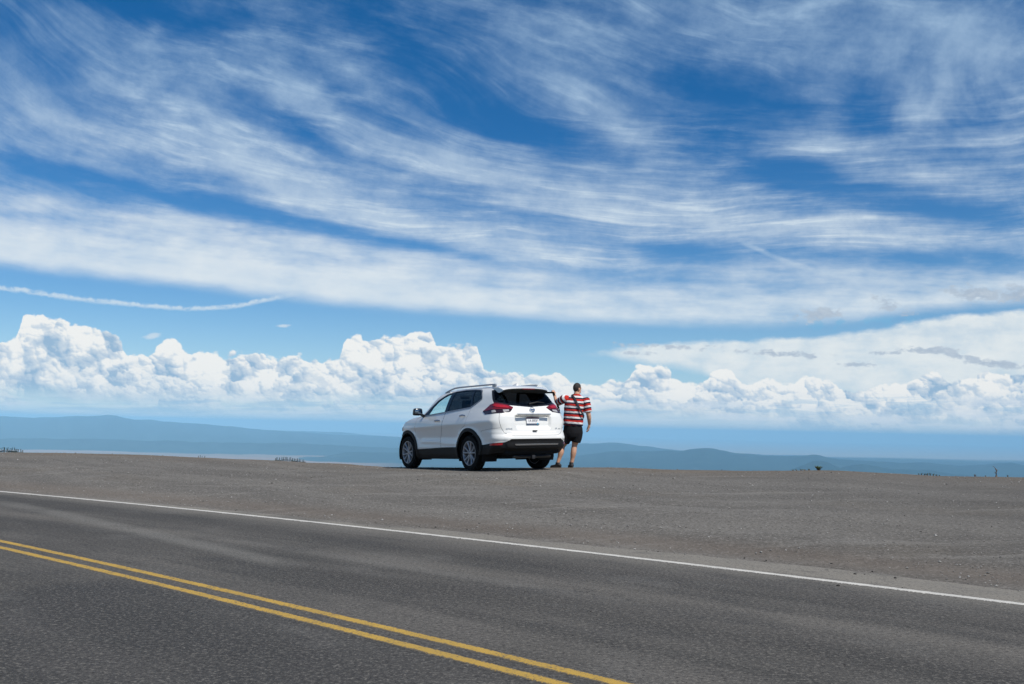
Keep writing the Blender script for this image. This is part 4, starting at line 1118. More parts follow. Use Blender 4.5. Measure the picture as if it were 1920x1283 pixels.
    Rw = Matrix.Rotation(R_(-25), 3, 'Y'); sw.tube([Rw @ p+Vector((1.88, .38, 1.06)) for p in P], .016, 6, caps=False); sw.box((1.90, .38, 1.06), (.05, .34, .06), rot=Rw, bev=.02); sw.tube([(1.90, .38, 1.06), (2.2, .38, .95)], .04, 8)
    sw.build('steering_wheel', M_DARK, car)
    MB().box((1.72, 0, 1.56), (.02, .24, .065), bev=.02).build('rear_view_mirror', M_DARK, car)
    return car
CAR = build_car()
# ------------------------------------------------------------------ the man beside the open door
def loft(rings, n=20, cap=True):
    """rings: (centre, radius a, radius b, axis vector along the limb, sideways vector)"""
    V, F = [], []
    for (c, ra, rb, ax, sd) in rings:
        ax = Vector(ax).normalized(); A = Vector(sd); A = (A-ax*A.dot(ax)).normalized(); B = ax.cross(A)
        for k in range(n):
            t = 2*math.pi*k/n; V.append(Vector(c)+A*(ra*math.cos(t))+B*(rb*math.sin(t)))
    m = len(rings)
    for i in range(m-1):
        for k in range(n): F.append((i*n+k, i*n+(k+1) % n, (i+1)*n+(k+1) % n, (i+1)*n+k))
    if cap:
        for i, rev in ((0, True), (m-1, False)):
            V.append(sum((V[i*n+k] for k in range(n)), Vector())/n); j = len(V)-1
            for k in range(n):
                f = (i*n+k, i*n+(k+1) % n, j); F.append(tuple(reversed(f)) if rev else f)
    return V, F
def limb(path, radii, n=16, sd=(1, 0, 0), sub=4, flat=1.0):
    """smooth limb through joints"""
    P = [Vector(p) for p in path]; out = []
    for i in range(len(P)-1):
        p0, p1, p2, p3 = P[max(i-1, 0)], P[i], P[i+1], P[min(i+2, len(P)-1)]
        for k in range(sub if i < len(P)-2 else sub+1):
            t = k/sub; q = .5*((2*p1)+(p2-p0)*t+(2*p0-5*p1+4*p2-p3)*t*t+(3*p1-p0-3*p2+p3)*t**3)
            d = .5*((p2-p0)+2*(2*p0-5*p1+4*p2-p3)*t+3*(3*p1-p0-3*p2+p3)*t*t)
            s = t*t*(3-2*t); r = radii[i]*(1-s)+radii[i+1]*s
            out.append((q, r, r*flat, d if d.length > 1e-6 else p2-p1, sd))
    return loft(out, n)
def join(parts):
    V, F = [], []
    for v, f in parts:
        o = len(V); V += [tuple(p) for p in v]; F += [tuple(i+o for i in q) for q in f]
    return V, F
def ellipsoid(c, r, n=20, m=14, R=None):
    V = []; F = []; R = R or Matrix.Identity(3)
    for i in range(m+1):
        a = math.pi*i/m
        for k in range(n):
            t = 2*math.pi*k/n; V.append(Vector(c)+R @ Vector((r[0]*math.sin(a)*math.cos(t), r[1]*math.sin(a)*math.sin(t), r[2]*math.cos(a))))
    for i in range(m):
        for k in range(n): F.append((i*n+k, (i+1)*n+k, (i+1)*n+(k+1) % n, i*n+(k+1) % n))
    return V, F
def fused(name, parts, vox, mat, parent, smooth=2):
    V, F = join(parts)
    o = mesh_obj(name, V, F, mat, parent)
    r = o.modifiers.new('fuse', 'REMESH'); r.mode = 'VOXEL'; r.voxel_size = vox; r.use_smooth_shade = True
    s = o.modifiers.new('soften', 'SMOOTH'); s.factor = .5; s.iterations = smooth
    return o
def build_man():
    DEP = 21.6; K = DEP/1867.0
    p0 = at(1060, 879, DEP); base = Vector((p0.x, p0.y, 0)); base.z = float(ground_z(p0.x, p0.y))
    man = empty('person', base); zoff = p0.z-base.z
    tag(man, 'man in striped red, white and navy shirt and black shorts leaning on open car door', 'person')
    def L(u, v, y=0.0):                             # landmark -> metres beside the feet
        return Vector(((1010+u/6.75-1060)*K, y, (879-(700+v/6.75))*K+zoff))
    skin_m, t, b = new_mat('sunlit_skin')
    tc = t.nodes.new('ShaderNodeTexCoord'); nz = noise(S(t, tc.outputs['Object']), 14.0, 4.0, .6)
    c = mixc(nz, (.45, .24, .15), (.57, .33, .22)); t.links.new(c.k, b.inputs['Base Color']); b.inputs['Roughness'].default_value = .55
    b.inputs['Subsurface Weight'].default_value = .12; b.inputs['Subsurface Radius'].default_value = (.02, .008, .004); b.inputs['Subsurface Scale'].default_value = .5
    # joints
    hipc = L(432, 735, .02); chest = L(440, 400, .03); neck = L(468, 265, .04); head = L(472, 190, .055)
    shL = L(318, 322, .03); elL = L(232, 372, .25); wrL = L(195, 275, .43); haL = L(181, 236, .47)
    shR = L(578, 340, .01); elR = L(622, 530, -.03); wrR = L(636, 642, .05); haR = L(627, 690, .07)
    hiL = L(375, 760, .02); knL = L(300, 938, .10); anL = L(242, 1142, .04); hiR = L(480, 760, .02); knR = L(450, 925, .05); anR = L(414, 1162, .02)
    body = []
    ax = (chest-hipc)
    body.append(loft([(hipc+Vector((0, 0, -.07)), .13, .10, (0, 0, 1), (1, 0, 0)), (hipc, .185, .135, (0, 0, 1), (1, 0, 0)), (L(428, 640, .02), .18, .13, ax, (1, 0, 0)), (L(432, 520, .02), .19, .135, ax, (1, 0, 0)), (L(442, 420, .02), .20, .135, ax, (1, 0, 0)), (L(450, 345, .03), .205, .115, ax, (1, 0, 0)), (L(456, 310, .035), .17, .09, ax, (1, 0, 0)), (L(462, 285, .04), .09, .075, ax, (1, 0, 0)), (neck, .064, .066, (0, 0, 1), (1, 0, 0)), (L(470, 235, .05), .060, .064, (0, 0, 1), (1, 0, 0))], 28))
    # head turned to the right: face towards +x and a little away
    RH = Matrix.Rotation(R_(-52), 3, 'Z')
    body.append(ellipsoid(head+Vector((0, 0, .012)), (.076, .097, .108), R=RH))
    body.append(ellipsoid(head+RH @ Vector((0, .032, -.058)), (.060, .068, .066), R=RH))       # jaw
    body.append(ellipsoid(head+RH @ Vector((0, .102, -.020)), (.014, .020, .024), R=RH))       # nose
    body.append(ellipsoid(head+RH @ Vector((0, .088, .014)), (.05, .018, .012), R=RH))         # brow
    body.append(ellipsoid(head+RH @ Vector((0, .088, -.060)), (.026, .014, .010), R=RH))       # lips
    for s in (-1, 1): body.append(ellipsoid(head+RH @ Vector((s*.078, -.006, -.018)), (.012, .022, .034), R=RH @ Matrix.Rotation(R_(18*s), 3, 'Z')))
    body.append(limb([shL, elL, wrL], [.066, .048, .031])); body.append(limb([shR, elR, wrR], [.066, .050, .032]))
    # left hand hooked over the top of the door frame
    body.append(limb([wrL, wrL.lerp(haL, .5), haL], [.030, .036, .034], flat=.6, sd=(.8, .6, 0)))
    for k, (dx, ln) in enumerate(((-.030, .085), (-.010, .096), (.011, .090), (.030, .072))):
        a = haL+Vector((dx*.8, dx*.5, .012)); body.append(limb([a, a+Vector((-.006, .030, .028)), a+Vector((-.012, ln*.75, .010)), a+Vector((-.012, ln*.86, -.024))], [.0125, .0115, .0105, .009], 8, sub=3))
    body.append(limb([wrL.lerp(haL, .4), haL+Vector((.045, .01, -.012)), haL+Vector((.040, .045, .004))], [.015, .013, .010], 8, sub=3))
    # right hand hanging, fingers half curled
    body.append(limb([wrR, wrR.lerp(haR, .55), haR], [.031, .040, .038], flat=.72, sd=(.5, .85, 0)))
    for k, (dy, ln) in enumerate(((.034, .078), (.012, .090), (-.010, .086), (-.031, .070))):
        a = haR+Vector((.012*(1-k*.5), dy, -.008)); body.append(limb([a, a+Vector((-.006, .004, -ln*.45)), a+Vector((-.030, .006, -ln*.78)), a+Vector((-.050, .006, -ln*.86))], [.0125, .0115, .0105, .009], 8, sub=3))
    body.append(limb([wrR.lerp(haR, .35), haR+Vector((-.022, .040, .0)), haR+Vector((-.034, .050, -.045))], [.016, .013, .010], 8, sub=3))
    # legs: thigh, knee, calf, ankle
    for h, k_, a_, sgn in ((hiL, knL, anL, -1), (hiR, knR, anR, 1)):
        calf = k_.lerp(a_, .32)+Vector((0, -.022, 0)); body.append(limb([h, h.lerp(k_, .55), k_+Vector((0, -.004, .02)), calf, k_.lerp(a_, .72)+Vector((0, -.006, 0)), a_, a_+Vector((0, .01, -.05))], [.105, .085, .060, .064, .044, .037, .040], 18))
    b_o = fused('body', body, .0065, skin_m, man, 3)
    # hair: short dark crop on crown, back and sides
    hm = simple('dark_brown_hair', (.020, .013, .010), .75, var=.5, vscale=120, bump=.6)
    hv, hf = ellipsoid(head+Vector((0, 0, .016)), (.0795, .100, .1105), 36, 26, R=RH)
    keep = []
    for f in hf:
        c = sum((hv[i] for i in f), Vector())/len(f); q = RH.transposed() @ (c-head)
        lim = -.064 + smooth01((q.y+.06)/.07)*.055 + smooth01((q.y-.02)/.05)*.085
        if q.z > lim: keep.append(f)
    MB().add(hv, keep).build('hair', hm, man)
    # shirt
    sm, t, b = new_mat('striped_jersey')
    at_ = t.nodes.new('ShaderNodeAttribute'); at_.attribute_name = 'band'; w = S(t, at_.outputs['Fac'])
    tc = t.nodes.new('ShaderNodeTexCoord'); P = S(t, tc.outputs['Object'])
    n1 = noise(P, 9.0, 3.0, .55); n2 = noise(P, 300.0, 2.0, .5)
    w = w + (n1-0.5)*0.020 + (n2-0.5)*.004
    fr = w._m('FRACT')
    col = mixc(fr._m('GREATER_THAN', .28), (.012, .014, .030), (.66, .65, .64))
    col = mixc((fr._m('GREATER_THAN', .62)), col, (.43, .024, .016))
    t.links.new(col.k, b.inputs['Base Color']); b.inputs['Roughness'].default_value = .9; b.inputs['Specular IOR Level'].default_value = .2
    x, y, z = sep(P); fold = noise(vec(t, x*6.0+z*4.0, y*6.0, z*9.0), 1.0, 3.0, .55)
    bp = t.nodes.new('ShaderNodeBump'); bp.inputs['Strength'].default_value = .8; bp.inputs['Distance'].default_value = .05
    t.links.new(fold.k, bp.inputs['Height']); t.links.new(bp.outputs[0], b.inputs['Normal'])
    PER = 67/6.75*K
    zref = L(0, 442).z                              # a navy band starts (upwards) below this height
    rings = [(L(424, 662, .02), .214, .165), (L(424, 655, .02), .216, .168), (L(426, 600, .02), .216, .168), (L(430, 520, .02), .216, .166), (L(437, 450, .02), .220, .162), (L(445, 395, .02), .228, .155), (L(450, 350, .03), .236, .140), (L(455, 322, .035), .222, .118), (L(459, 300, .038), .175, .100), (L(463, 283, .04), .118, .086), (L(466, 272, .042), .083, .079), (L(467, 262, .044), .074, .073)]
    fine = []
    for (c0, a0, b0), (c1, a1, b1) in zip(rings[:-1], rings[1:]):
        for k in range(4): q = k/4; fine.append((c0.lerp(c1, q), a0*(1-q)+a1*q, b0*(1-q)+b1*q, ax, (1, 0, 0)))
    fine.append((*rings[-1], ax, (1, 0, 0)))
    V, F = loft(fine, 44, cap=False)
    V2 = []
    for v in V:
        hgt = (v.z-L(0, 662).z)
        w_ = math.sin(math.atan2(v.y, v.x-.17)*7+hgt*9)*.007*max(0, 1-hgt/.5) + math.sin(v.z*46+v.x*14)*.004
        d = Vector((v.x-.17, v.y, 0)); V2.append(v+d.normalized()*w_)
    shirt = MB().add(V2, F).build('shirt', sm, man)
    tilt = -.05
    attr(shirt, 'band', [(zref-(v.z)+0*(v.x))*-1/PER + .24 - (v.x-.16)*tilt/PER for v in V2])
    for a, e, r0, r1, fr_ in ((shL, elL, .102, .082, .92), (shR, elR, .098, .088, .78)):
        nk = L(462, 300, .038); inn = a.lerp(nk, .40)+Vector((0, .01, -.06)); end = a.lerp(e, fr_); top = a
        mid = a + (a-inn).normalized()*.012 + Vector((0, 0, -.006)); rs = []
        ctl = [(a.lerp(inn, .7)+Vector((0, .02, -.02)), r0*.45), (a.lerp(inn, .40)+Vector((0, .01, 0))+Vector((0, 0, -.008)), r0*1.0), (mid, r0*1.0), (mid.lerp(end, .5), (r0+r1)*.5), (end, r1)]
        for i in range(4):
            for k in range(5 if i < 3 else 6):
                q = k/5; c0, q0 = ctl[i]; c1, q1 = ctl[i+1]
                d0 = (ctl[i+1][0]-ctl[max(i-1, 0)][0]).normalized(); d1 = (ctl[min(i+2, 4)][0]-ctl[i][0]).normalized()
                rs.append((c0.lerp(c1, q), (q0*(1-q)+q1*q)+.003*math.sin(i*5+k), (q0*(1-q)+q1*q)*.97, d0.lerp(d1, q), (0, 1, 0)))
        V, F = loft(rs, 26, cap=False)
        so = MB().add(V, F).build('sleeve', sm, shirt)
        d = (end-top).normalized()
        attr(so, 'band', [(-(v-top).dot(d))/PER + (top.z-zref)/PER+.24 for v in V])
    # shorts
    shm = simple('black_cotton', (.010, .010, .012), .9, spec=.2, var=.3, vscale=20, bump=.5)
    wst = [(L(424, 640, .02), .190, .146, (0, 0, 1), (1, 0, 0)), (L(428, 700, .02), .208, .160, (0, 0, 1), (1, 0, 0)), (L(430, 760, .02), .212, .165, (0, 0, 1), (1, 0, 0)), (L(425, 805, .02), .185, .150, (0, 0, 1), (1, 0, 0)), (L(420, 825, .02), .12, .11, (0, 0, 1), (1, 0, 0))]
    parts = [loft(wst, 30)]
    for pts, r in (([L(482, 740, .02), L(478, 800, .02), L(464, 872, .03)], [.125, .118, .105]), ([L(375, 740, .02), L(352, 800, .03), L(326, 880, .06)], [.125, .118, .105])): parts.append(limb(pts, r, 22))
    fused('shorts', parts, .010, shm, man, 3)
    # shoes
    bm_ = simple('black_shoe', (.014, .013, .013), .6, var=.4, vscale=40); so_ = simple('dark_sole', (.03, .028, .026), .8)
    for a_, yaw, in ((anL, 58), (anR, 12)):
        Rz = Matrix.Rotation(R_(yaw), 3, 'Z'); zf = float(ground_z(base.x+a_.x, base.y+a_.y))-base.z
        c = Vector((a_.x, a_.y, zf)); fw = Rz @ Vector((0, 1, 0)); sd = Rz @ Vector((1, 0, 0))
        rs = []
        for d, w_, h in ((-.085, .018, .030), (-.078, .034, .055), (-.05, .042, .068), (0, .045, .070), (.05, .047, .050), (.10, .050, .038), (.145, .044, .030), (.172, .026, .022), (.182, .008, .012)):
            rs.append((c+fw*d+Vector((0, 0, .014+h*.55)), w_, h*.60, fw, sd))
        parts = [loft(rs, 20), loft([(c+Vector((0, 0, .05)), .046, .055, (0, 0, 1), sd), (c+Vector((0, 0, .098)), .043, .050, (0, 0, 1), sd)], 20)]
        sh = fused('shoe', parts, .008, bm_, man, 2)
        V = []; n = 22
        for zz in (-.012, .026):
            for k in range(n):
                q = 2*math.pi*k/n; V.append(c+fw*(.048+.138*math.cos(q))+sd*(.050*math.sin(q)*(1+.12*math.cos(q)))+Vector((0, 0, zz)))
        MB().add(V, [tuple(reversed(range(n))), tuple(range(n, 2*n))]+[(k, (k+1) % n, n+(k+1) % n, n+k) for k in range(n)]).build('sole', so_, sh)
        MB().add(*loft([(c+Vector((0, 0, .085)), .046, .050, (0, 0, 1), sd), (c+Vector((0, 0, .112)), .045, .047, (0, 0, 1), sd)], 18, cap=False)).build('sock', bm_, sh)
    # shoulder strap: from the left of the neck across the back to the right hip, with a small bag in front
    stm = simple('navy_webbing', (.010, .011, .018), .85)
    path = []
    ctrl = [(428, 262, .02), (405, 276, -.035), (430, 310, -.098), (455, 360, -.135), (490, 430, -.158), (525, 490, -.150), (548, 525, -.118), (562, 548, -.06), (556, 560, .04), (520, 555, .15)]
    for u, v, y in ctrl: path.append(L(u, v, y))
    V, F = [], []; pts = []
    for i in range(len(path)-1):
        for k in range(4):
            p0_, p1, p2, p3 = path[max(i-1, 0)], path[i], path[i+1], path[min(i+2, len(path)-1)]; q = k/4
            pts.append(.5*((2*p1)+(p2-p0_)*q+(2*p0_-5*p1+4*p2-p3)*q*q+(3*p1-p0_-3*p2+p3)*q**3))
    pts.append(path[-1]); cen = L(440, 430, .02)
    rs = []
    for i, p in enumerate(pts):
        d = pts[min(i+1, len(pts)-1)]-pts[max(i-1, 0)]; out = p-cen; out.z *= .3; sd = d.cross(out)
        rs.append((p, .023, .004, d, sd))
    strap = MB().add(*loft(rs, 8)).build('strap', stm, man)
    MB().box(L(470, 560, .215), (.24, .07, .17), bev=.025).build('bag', stm, strap)
    return man
MAN = build_man()
# ------------------------------------------------------------------ stones, gravel and plants
def ground_hit(px, py):
    """where the sight line through a point of the photograph meets the lot or the road"""
    d = ray(px, py); lo = 3.0
    for k in range(1200):
        t = 3.0 + k*0.03; p = Vector((0, 0, EYE))+d*t
        u, v = uv_of(p.x, p.y); z = 0.0 if v > float(V_EDGE(u)) else float(ground_z(p.x, p.y))
        if p.z <= z: return Vector((p.x, p.y, z)), t
    return Vector((0, 0, EYE))+d*22, 22
def stone_mesh(seed):
    bm = bmesh.new(); bmesh.ops.create_icosphere(bm, subdivisions=2, radius=1.0); r = random.Random(seed)
    ax = [Vector((r.gauss(0, 1), r.gauss(0, 1), r.gauss(0, 1))).normalized() for _ in range(9)]; lim = [r.uniform(.62, .9) for _ in ax]
    for v in bm.verts:
        for a, l in zip(ax, lim):
            d = v.co.dot(a)
            if d > l: v.co -= a*(d-l)
        v.co.z = v.co.z*.78+.35
    me = bpy.data.meshes.new('stone'); bm.to_mesh(me); bm.free(); return me
M_STONE = simple('dark_basalt', (.028, .025, .023), .9, var=.6, vscale=9); M_PALE = simple('pale_stone', (.46, .44, .40), .9, var=.25, vscale=9)
SM = [stone_mesh(i) for i in range(4)]
for m_ in SM: m_.materials.append(M_STONE)
SP = [m_.copy() for m_ in SM]
for m_ in SP: m_.materials[0] = M_PALE
def stone(px, py, wpx, pale, label, group):
    p, t = ground_hit(px, py); r = wpx*t/1867/2*(0.8 if pale else 1.0)
    o = bpy.data.objects.new('stone', random.choice(SP if pale else SM)); COL.objects.link(o)
    o.location = p-Vector((0, 0, r*.15)); o.scale = (r*random.uniform(.9, 1.2), r*random.uniform(.8, 1.1), r*random.uniform(.7, 1.0)); o.rotation_euler = (0, 0, random.uniform(0, 6.28))
    tag(o, label, 'stone', group); return o
GS = 'loose dark stones on the dusty shoulder'
for px, py, w in ((730.7, 988, 2.6), (689, 985.7, 2.2), (876, 994, 4), (915, 1002, 2.6), (1234, 1035, 3.4), (1265, 1038, 2.4), (1200.7, 1025, 2.2), (1396, 1047, 3.2), (1436.7, 1052, 3.8), (1559, 1058.5, 4.6),
                  (1635.7, 1073, 4), (1621, 1077.5, 3), (441.7, 958.3, 2.4), (444, 956, 1.8), (491.7, 962.7, 2.0), (497, 964.5, 1.6), (589, 972, 2.2), (573, 974, 2), (366, 947.2, 2.2), (456, 957, 1.6), (521, 966, 1.6), (548, 966, 1.8), (788, 985, 2), (704, 979, 1.8), (1415, 1050.5, 2), (1380, 1050, 2.2), (1345, 1046, 1.8), (1718, 1083, 2.6), (1583, 1065, 2), (1245, 1036, 1.6), (1650, 1085, 2)):
    stone(px, py, w, False, 'small dark stone lying loose on the dusty strip beside the white line', GS)
for px, py, w, lb in ((816.7, 989.6, 5.0, 'largest dark stone on the shoulder left of the parked car, in the dust strip'), (862.7, 1010.7, 3.6, 'dark stone touching the near edge of the white line below the car'), (1061.7, 1032.3, 3.6, 'dark stone lying right on the white line in front of the car'),
                      (985, 1110.7, 4.2, 'lone dark stone in the middle of the far lane'), (1108, 1147.4, 4.2, 'lone dark stone in the lane just above the yellow lines'), (1603, 1077.6, 6.5, 'big dark clod on the shoulder towards the right edge'), (1679, 1084.6, 6.8, 'widest dark clod on the shoulder, right of the other stones'),
                      (1571.7, 1099, 7.0, 'dark clod just below the white line at the right'), (1692, 1104, 4.2, 'dark stone on the white line far to the right'), (1536.7, 1105, 3.0, 'tiny dark stone below the white line at the right'), (1379, 1210.7, 4.0, 'dark stone in the bare lane near the right bottom'), (1584, 1247.7, 4.8, 'lowest dark stone, near the bottom right of the road'),
                      (59, 928.7, 2.4, 'dark stone on the white line at the far left'), (1101, 1112.5, 3.0, 'flat dark chip in the far lane right of centre'), (1150, 917, 2.4, 'dark stone out on the gravel lot right of the man')):
    stone(px, py, w, False, lb, None)
for px, py, w in ((188, 912.7, 2.2), (261.7, 906, 2), (389, 882.5, 2.2), (624, 929, 2.6), (886.7, 954, 2.6), (1525, 911, 2.6), (1517, 951.7, 3.2), (1551.7, 1000, 3.4), (1530, 994, 2.8), (1492, 1019, 2.6), (1665, 1032, 3), (1594, 978, 3), (1600, 1004.5, 3.4), (1620, 1016, 3.2), (1720, 1027, 2.6), (1848, 1094, 3.6), (1436, 986, 2.2), (1131, 996, 2.2), (1100, 990, 2), (1770, 954, 2.4), (1840, 1037, 2.4), (1290, 960, 2)):
    stone(px, py, w, True, 'small pale stone catching the sun on the gravel lot', 'pale stones scattered over the lot')
# the uncountable small gravel of the lot
def build_gravel():
    n = 26000; A = RNG.uniform(R_(-31), R_(31), n); q = RNG.random(n)
    re = np.interp(A, _th, _re_f); D = np.interp(A, _ca, _cr)
    r = re-.5 + (D-re+.7)*q**1.0
    x, y = r*np.sin(A), r*np.cos(A); u, v = uv_of(x, y)
    pat = vnoise(u*.3, v*1.1, .6, 61)*.6+vnoise(u*.3, v*1.1, .2, 62)*.4
    dv = V_EDGE(u)-v
    keep = (RNG.random(n) < np.clip((pat-.30)*2.2, .08, 1)) & (dv > -0.5) & ((dv > 0.03) | (RNG.random(n) < .16))
    x, y, dv = x[keep], y[keep], dv[keep]; n = len(x); z = np.where(dv > 0, ground_z(x, y), 0.0)
    s = np.clip(RNG.lognormal(-4.95, .42, n), .0035, .024)
    base = np.array([(1, 0, .25), (0, 1, .25), (-1, 0, .25), (0, -1, .25), (0, 0, .95), (0, 0, -.3)])
    tri = np.array([(0, 1, 4), (1, 2, 4), (2, 3, 4), (3, 0, 4), (1, 0, 5), (2, 1, 5), (3, 2, 5), (0, 3, 5)])
    ang = RNG.uniform(0, 6.28, n); ca, sa = np.cos(ang), np.sin(ang)
    B = base[None]*(1+RNG.uniform(-.35, .35, (n, 6, 3)))*s[:, None, None]
    X = B[..., 0]*ca[:, None]-B[..., 1]*sa[:, None]+x[:, None]; Y = B[..., 0]*sa[:, None]+B[..., 1]*ca[:, None]+y[:, None]; Z = B[..., 2]+z[:, None]
    V = np.stack([X, Y, Z], -1).reshape(-1, 3); F = (tri[None]+6*np.arange(n)[:, None, None]).reshape(-1, 3)
    m, t, b = new_mat('gravel_chips')
    a_ = t.nodes.new('ShaderNodeAttribute'); a_.attribute_name = 'tone'; w = S(t, a_.outputs['Fac'])
    c = mixc(w.ss(0, .5), (.085, .08, .073), (.20, .192, .178)); c = mixc(w.ss(.86, 1.0), c, (.36, .35, .33))
    t.links.new(c.k, b.inputs['Base Color']); b.inputs['Roughness'].default_value = .9
    o = mesh_obj('gravel', V, F, m, smooth=False); attr(o, 'tone', np.repeat(RNG.random(n), 6)); tag(o, kind='stuff')
build_gravel()
# plants on the rim
M_LEAF = simple('green_leaf', (.085, .13, .024), .7, var=.5, vscale=14); M_LEAFY = simple('yellow_green_leaf', (.17, .20, .035), .7, var=.4, vscale=14); M_LEAFD = simple('dark_leaf', (.030, .045, .012), .75, var=.6, vscale=14)
M_BARK = simple('weathered_bark', (.11, .085, .065), .9, var=.5, vscale=8); M_DEAD = simple('bleached_dead_wood', (.16, .13, .11), .9, var=.6, vscale=5)
def leaf(mb, p, d, ln, w):
    d = d.normalized(); s = d.cross(Vector((0, 0, 1)));
    if s.length < .05: s = Vector((1, 0, 0))
    s.normalize(); n = s.cross(d)
    mb.add([p, p+d*ln*.45+s*w+n*w*.3, p+d*ln, p+d*ln*.45-s*w+n*w*.3], [(0, 1, 2), (0, 2, 3)])
def plant(px, py, dep, hpx, wpx, mat, nl, label, group, cat='plant', name='leafy_plant', seed=0, leafk=.40):
    r = random.Random(seed); p = at(px, py, dep); z = float(ground_z(p.x, p.y)); h = hpx*dep/1867+max(0, p.z-z); w = wpx*dep/1867/2
    root = empty(name, (p.x, p.y, z)); tag(root, label, cat, group)
    st = MB(); lf = MB()
    for k in range(max(3, nl//14)):
        e = Vector((r.uniform(-w, w)*.8, r.uniform(-w, w)*.8, h*r.uniform(.6, .95))); st.tube([(e.x*.2, e.y*.2, -.02), e*.5, e], [.006, .004, .002], 4)
        for j in range(14):
            q = r.uniform(.12, 1.0)**.8; b = Vector((e.x*(.2+.8*q), e.y*(.2+.8*q), e.z*q)); a = r.uniform(0, 6.28)
            leaf(lf, b, Vector((math.cos(a), math.sin(a), r.uniform(.1, 1.3))), h*leafk*r.uniform(.6, 1.1), h*leafk*.22)
    st.build('stem', M_BARK, root, smooth=False); lf.build('foliage', mat, root, smooth=False)
    return root
plant(1535, 883.6, 20.25, 8.5, 18, M_LEAF, 460, 'leafy round shrub on the crest right of the man', None, 'shrub', 'shrub', 3, .28)
for i, (px, py, h, w) in enumerate(((1487, 883.6, 2.6, 7), (1494, 883.6, 3.2, 8), (1502, 883.5, 3.4, 8), (1508, 883.4, 2.4, 6), (1517, 883.2, 3.2, 5))):
    plant(px, py, 20.35, h, w, M_LEAFY, 70, ('leftmost of the yellow-green plants left of the round shrub', 'second yellow-green plant from the left, left of the round shrub', 'largest yellow-green plant, in the middle of those left of the round shrub', 'low yellow-green plant right after the largest one, left of the round shrub', 'yellow-green plant standing closest to the round shrub')[i], 'yellow-green plants beside the shrub', seed=20+i)
for i, (px, py, h, w) in enumerate(((1723, 890.6, 3.6, 4), (1728, 890.8, 3.2, 6), (1734, 891.4, 3.6, 6), (1739, 891.8, 4.6, 6), (1744, 892.0, 5.0, 6), (1750, 892.5, 4.4, 6), (1756, 893.0, 3.6, 6), (1762, 893.4, 2.4, 6))):
    plant(px, py, 19.55, h, w, M_LEAF, 60, ('narrow green plant at the left end of the row near the dead tree', 'second green plant from the left in the row near the dead tree', 'third green plant from the left in the row near the dead tree', 'green plant just left of the tallest one in the crest row', 'tallest green plant, in the middle of the crest row', 'green plant just right of the tallest one in the crest row', 'second green plant from the right in the row near the dead tree', 'lowest green plant, at the right end of the crest row')[i], 'green plants in a row on the crest', seed=40+i)
plant(1353, 882.3, 20.7, 2.0, 4, M_LEAFD, 42, 'tiny dark tuft on the crest between the man and the shrub', None, seed=60)
for i, (px, py, h) in enumerate(((1828, 894.5, 3.5), (1848, 894.8, 2.5), (1890, 895.8, 3.0))):
    plant(px, py, 19.2, h, 3, M_DEAD, 28, ('dry grass tuft well left of the dead tree on the crest', 'low dry grass tuft just left of the dead tree', 'dry grass tuft right of the dead tree on the crest')[i], 'dry tufts near the dead tree', seed=70+i, leafk=.7)
def dead_tree():
    dep = 30.0; p = at(1868, 894, dep); z = float(ground_z(p.x, p.y)); k = dep/1867
    root = empty('dead_tree', (p.x, p.y, z)); tag(root, 'leafless broken dead tree rising behind the crest near the right edge', 'dead tree')
    def q(px, py, y=0): w = at(px, py, dep); return Vector((w.x-p.x, y, w.z-z))
    MB().tube([(0.12, 0, -.2), (.05, 0, 1.2), q(1868.5, 893), q(1868, 887), q(1869, 882), q(1867, 878.5)], [.09, .07, 2.0*k, 1.6*k, 1.3*k, .8*k], 7).build('trunk', M_DEAD, root)
    for P, r in (([q(1867, 879), q(1865.5, 876.5), q(1862, 874.0)], .6), ([q(1868.5, 885), q(1870.5, 883.5), q(1871.2, 881)], .6), ([q(1868, 887.5), q(1865.5, 886.5), q(1865, 885)], .5)):
        MB().tube(P, [r*k, r*.7*k, r*.4*k], 5).build('branch', M_DEAD, root)
dead_tree()
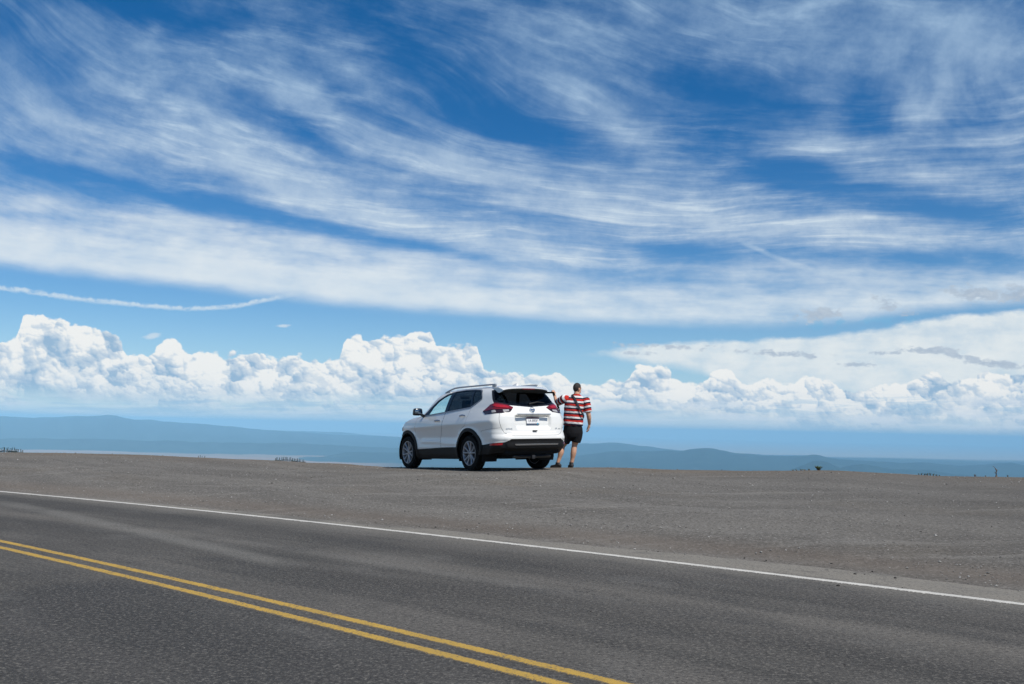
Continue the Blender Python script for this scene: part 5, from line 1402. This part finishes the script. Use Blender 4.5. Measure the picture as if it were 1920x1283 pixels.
# conifers
def conifer_parts(root, h, rad, seed, dense=12, needles=9):
    r = random.Random(seed)
    MB().tube([(0, 0, -.3), (0, 0, h*.5), (0, 0, h*.97)], [h*.02, h*.013, h*.002], 6).build('trunk', M_BARK, root)
    mb = MB()
    for k in range(dense):
        q = k/(dense-1); zz = h*(.14+.86*q); R = rad*(1-q)**.6+.05*rad
        nb = max(4, int(needles*(1-.55*q)))
        for j in range(nb):
            a = 2*math.pi*(j+r.random()*.7)/nb+k; ln = R*r.uniform(.7, 1.15); d = Vector((math.cos(a), math.sin(a), -.20)); s = Vector((-d.y, d.x, 0)).normalized()
            b = Vector((0, 0, zz)); w = ln*.30
            mb.add([b+Vector((0, 0, h*.012)), b+d*ln*.55+s*w, b+d*ln, b+d*ln*.55-s*w, b+d*ln*.5+Vector((0, 0, -h*.02))], [(0, 1, 2), (0, 2, 3), (0, 4, 1), (0, 3, 4), (1, 4, 2), (2, 4, 3)])
    mb.add([(0, 0, h*1.02), (rad*.05, 0, h*.93), (-rad*.03, rad*.04, h*.93), (-rad*.03, -rad*.04, h*.93)], [(0, 1, 2), (0, 2, 3), (0, 3, 1)])
    mb.build('crown', simple('conifer_needles', (.012, .022, .011), .8, var=.5, vscale=2.0), root, smooth=False)
e = at(1941, 860, 31.0); zz = float(ground_z(e.x, e.y))
ct = empty('conifer_tree', (e.x, e.y, zz)); tag(ct, 'conifer cut off by the right edge, only branch tips in view', 'conifer'); conifer_parts(ct, at(1941, 838, 31).z-zz, .62, 5, 16, 11)
protos = []
for i in range(3):
    o = empty('conifer_tree'); conifer_parts(o, 17.0, 3.2+.4*i, 80+i, 10, 8); protos.append(o)
rr = random.Random(4); used = set()
def far_conifer(px, ptop, dep, label, group):
    p = at(px, ptop, dep); zz = float(ground_z(p.x, p.y)); i = rr.randrange(3)
    if i not in used: o = protos[i]; used.add(i)
    else: o = copy_tree(protos[i])
    o.location = (p.x, p.y, zz); s = max(p.z-zz, 4)/17.3; o.scale = (s*1.75, s*1.75, s); o.rotation_euler = (0, 0, rr.uniform(0, 6.28)); tag(o, label, 'conifer', group)
for k in range(17): far_conifer(-2+k*2.85+rr.uniform(-1, 1), 838.2+max(0, k-9)*.7+rr.uniform(0, 2.6), 820+rr.uniform(-60, 60), 'dark conifer top showing behind the crest at the far left edge', 'conifers at the far left edge')
for px, py in ((372, 854.6), (375.5, 853.6), (379, 854.8), (384, 854.6)): far_conifer(px, py, 900, 'tiny conifer tip behind the crest between the two conifer clumps', 'conifer tips between the clumps')
for k in range(23): far_conifer(516+k*2.4+rr.uniform(-1, 1), 855.6+abs(k-7)*.30+rr.uniform(0, 2.0), 780+rr.uniform(-50, 50), 'dark conifer top in the clump behind the crest left of the car', 'conifers in the clump left of the car')
for i in range(3):
    if i not in used:
        for ch in list(protos[i].children): bpy.data.objects.remove(ch)
        bpy.data.objects.remove(protos[i])
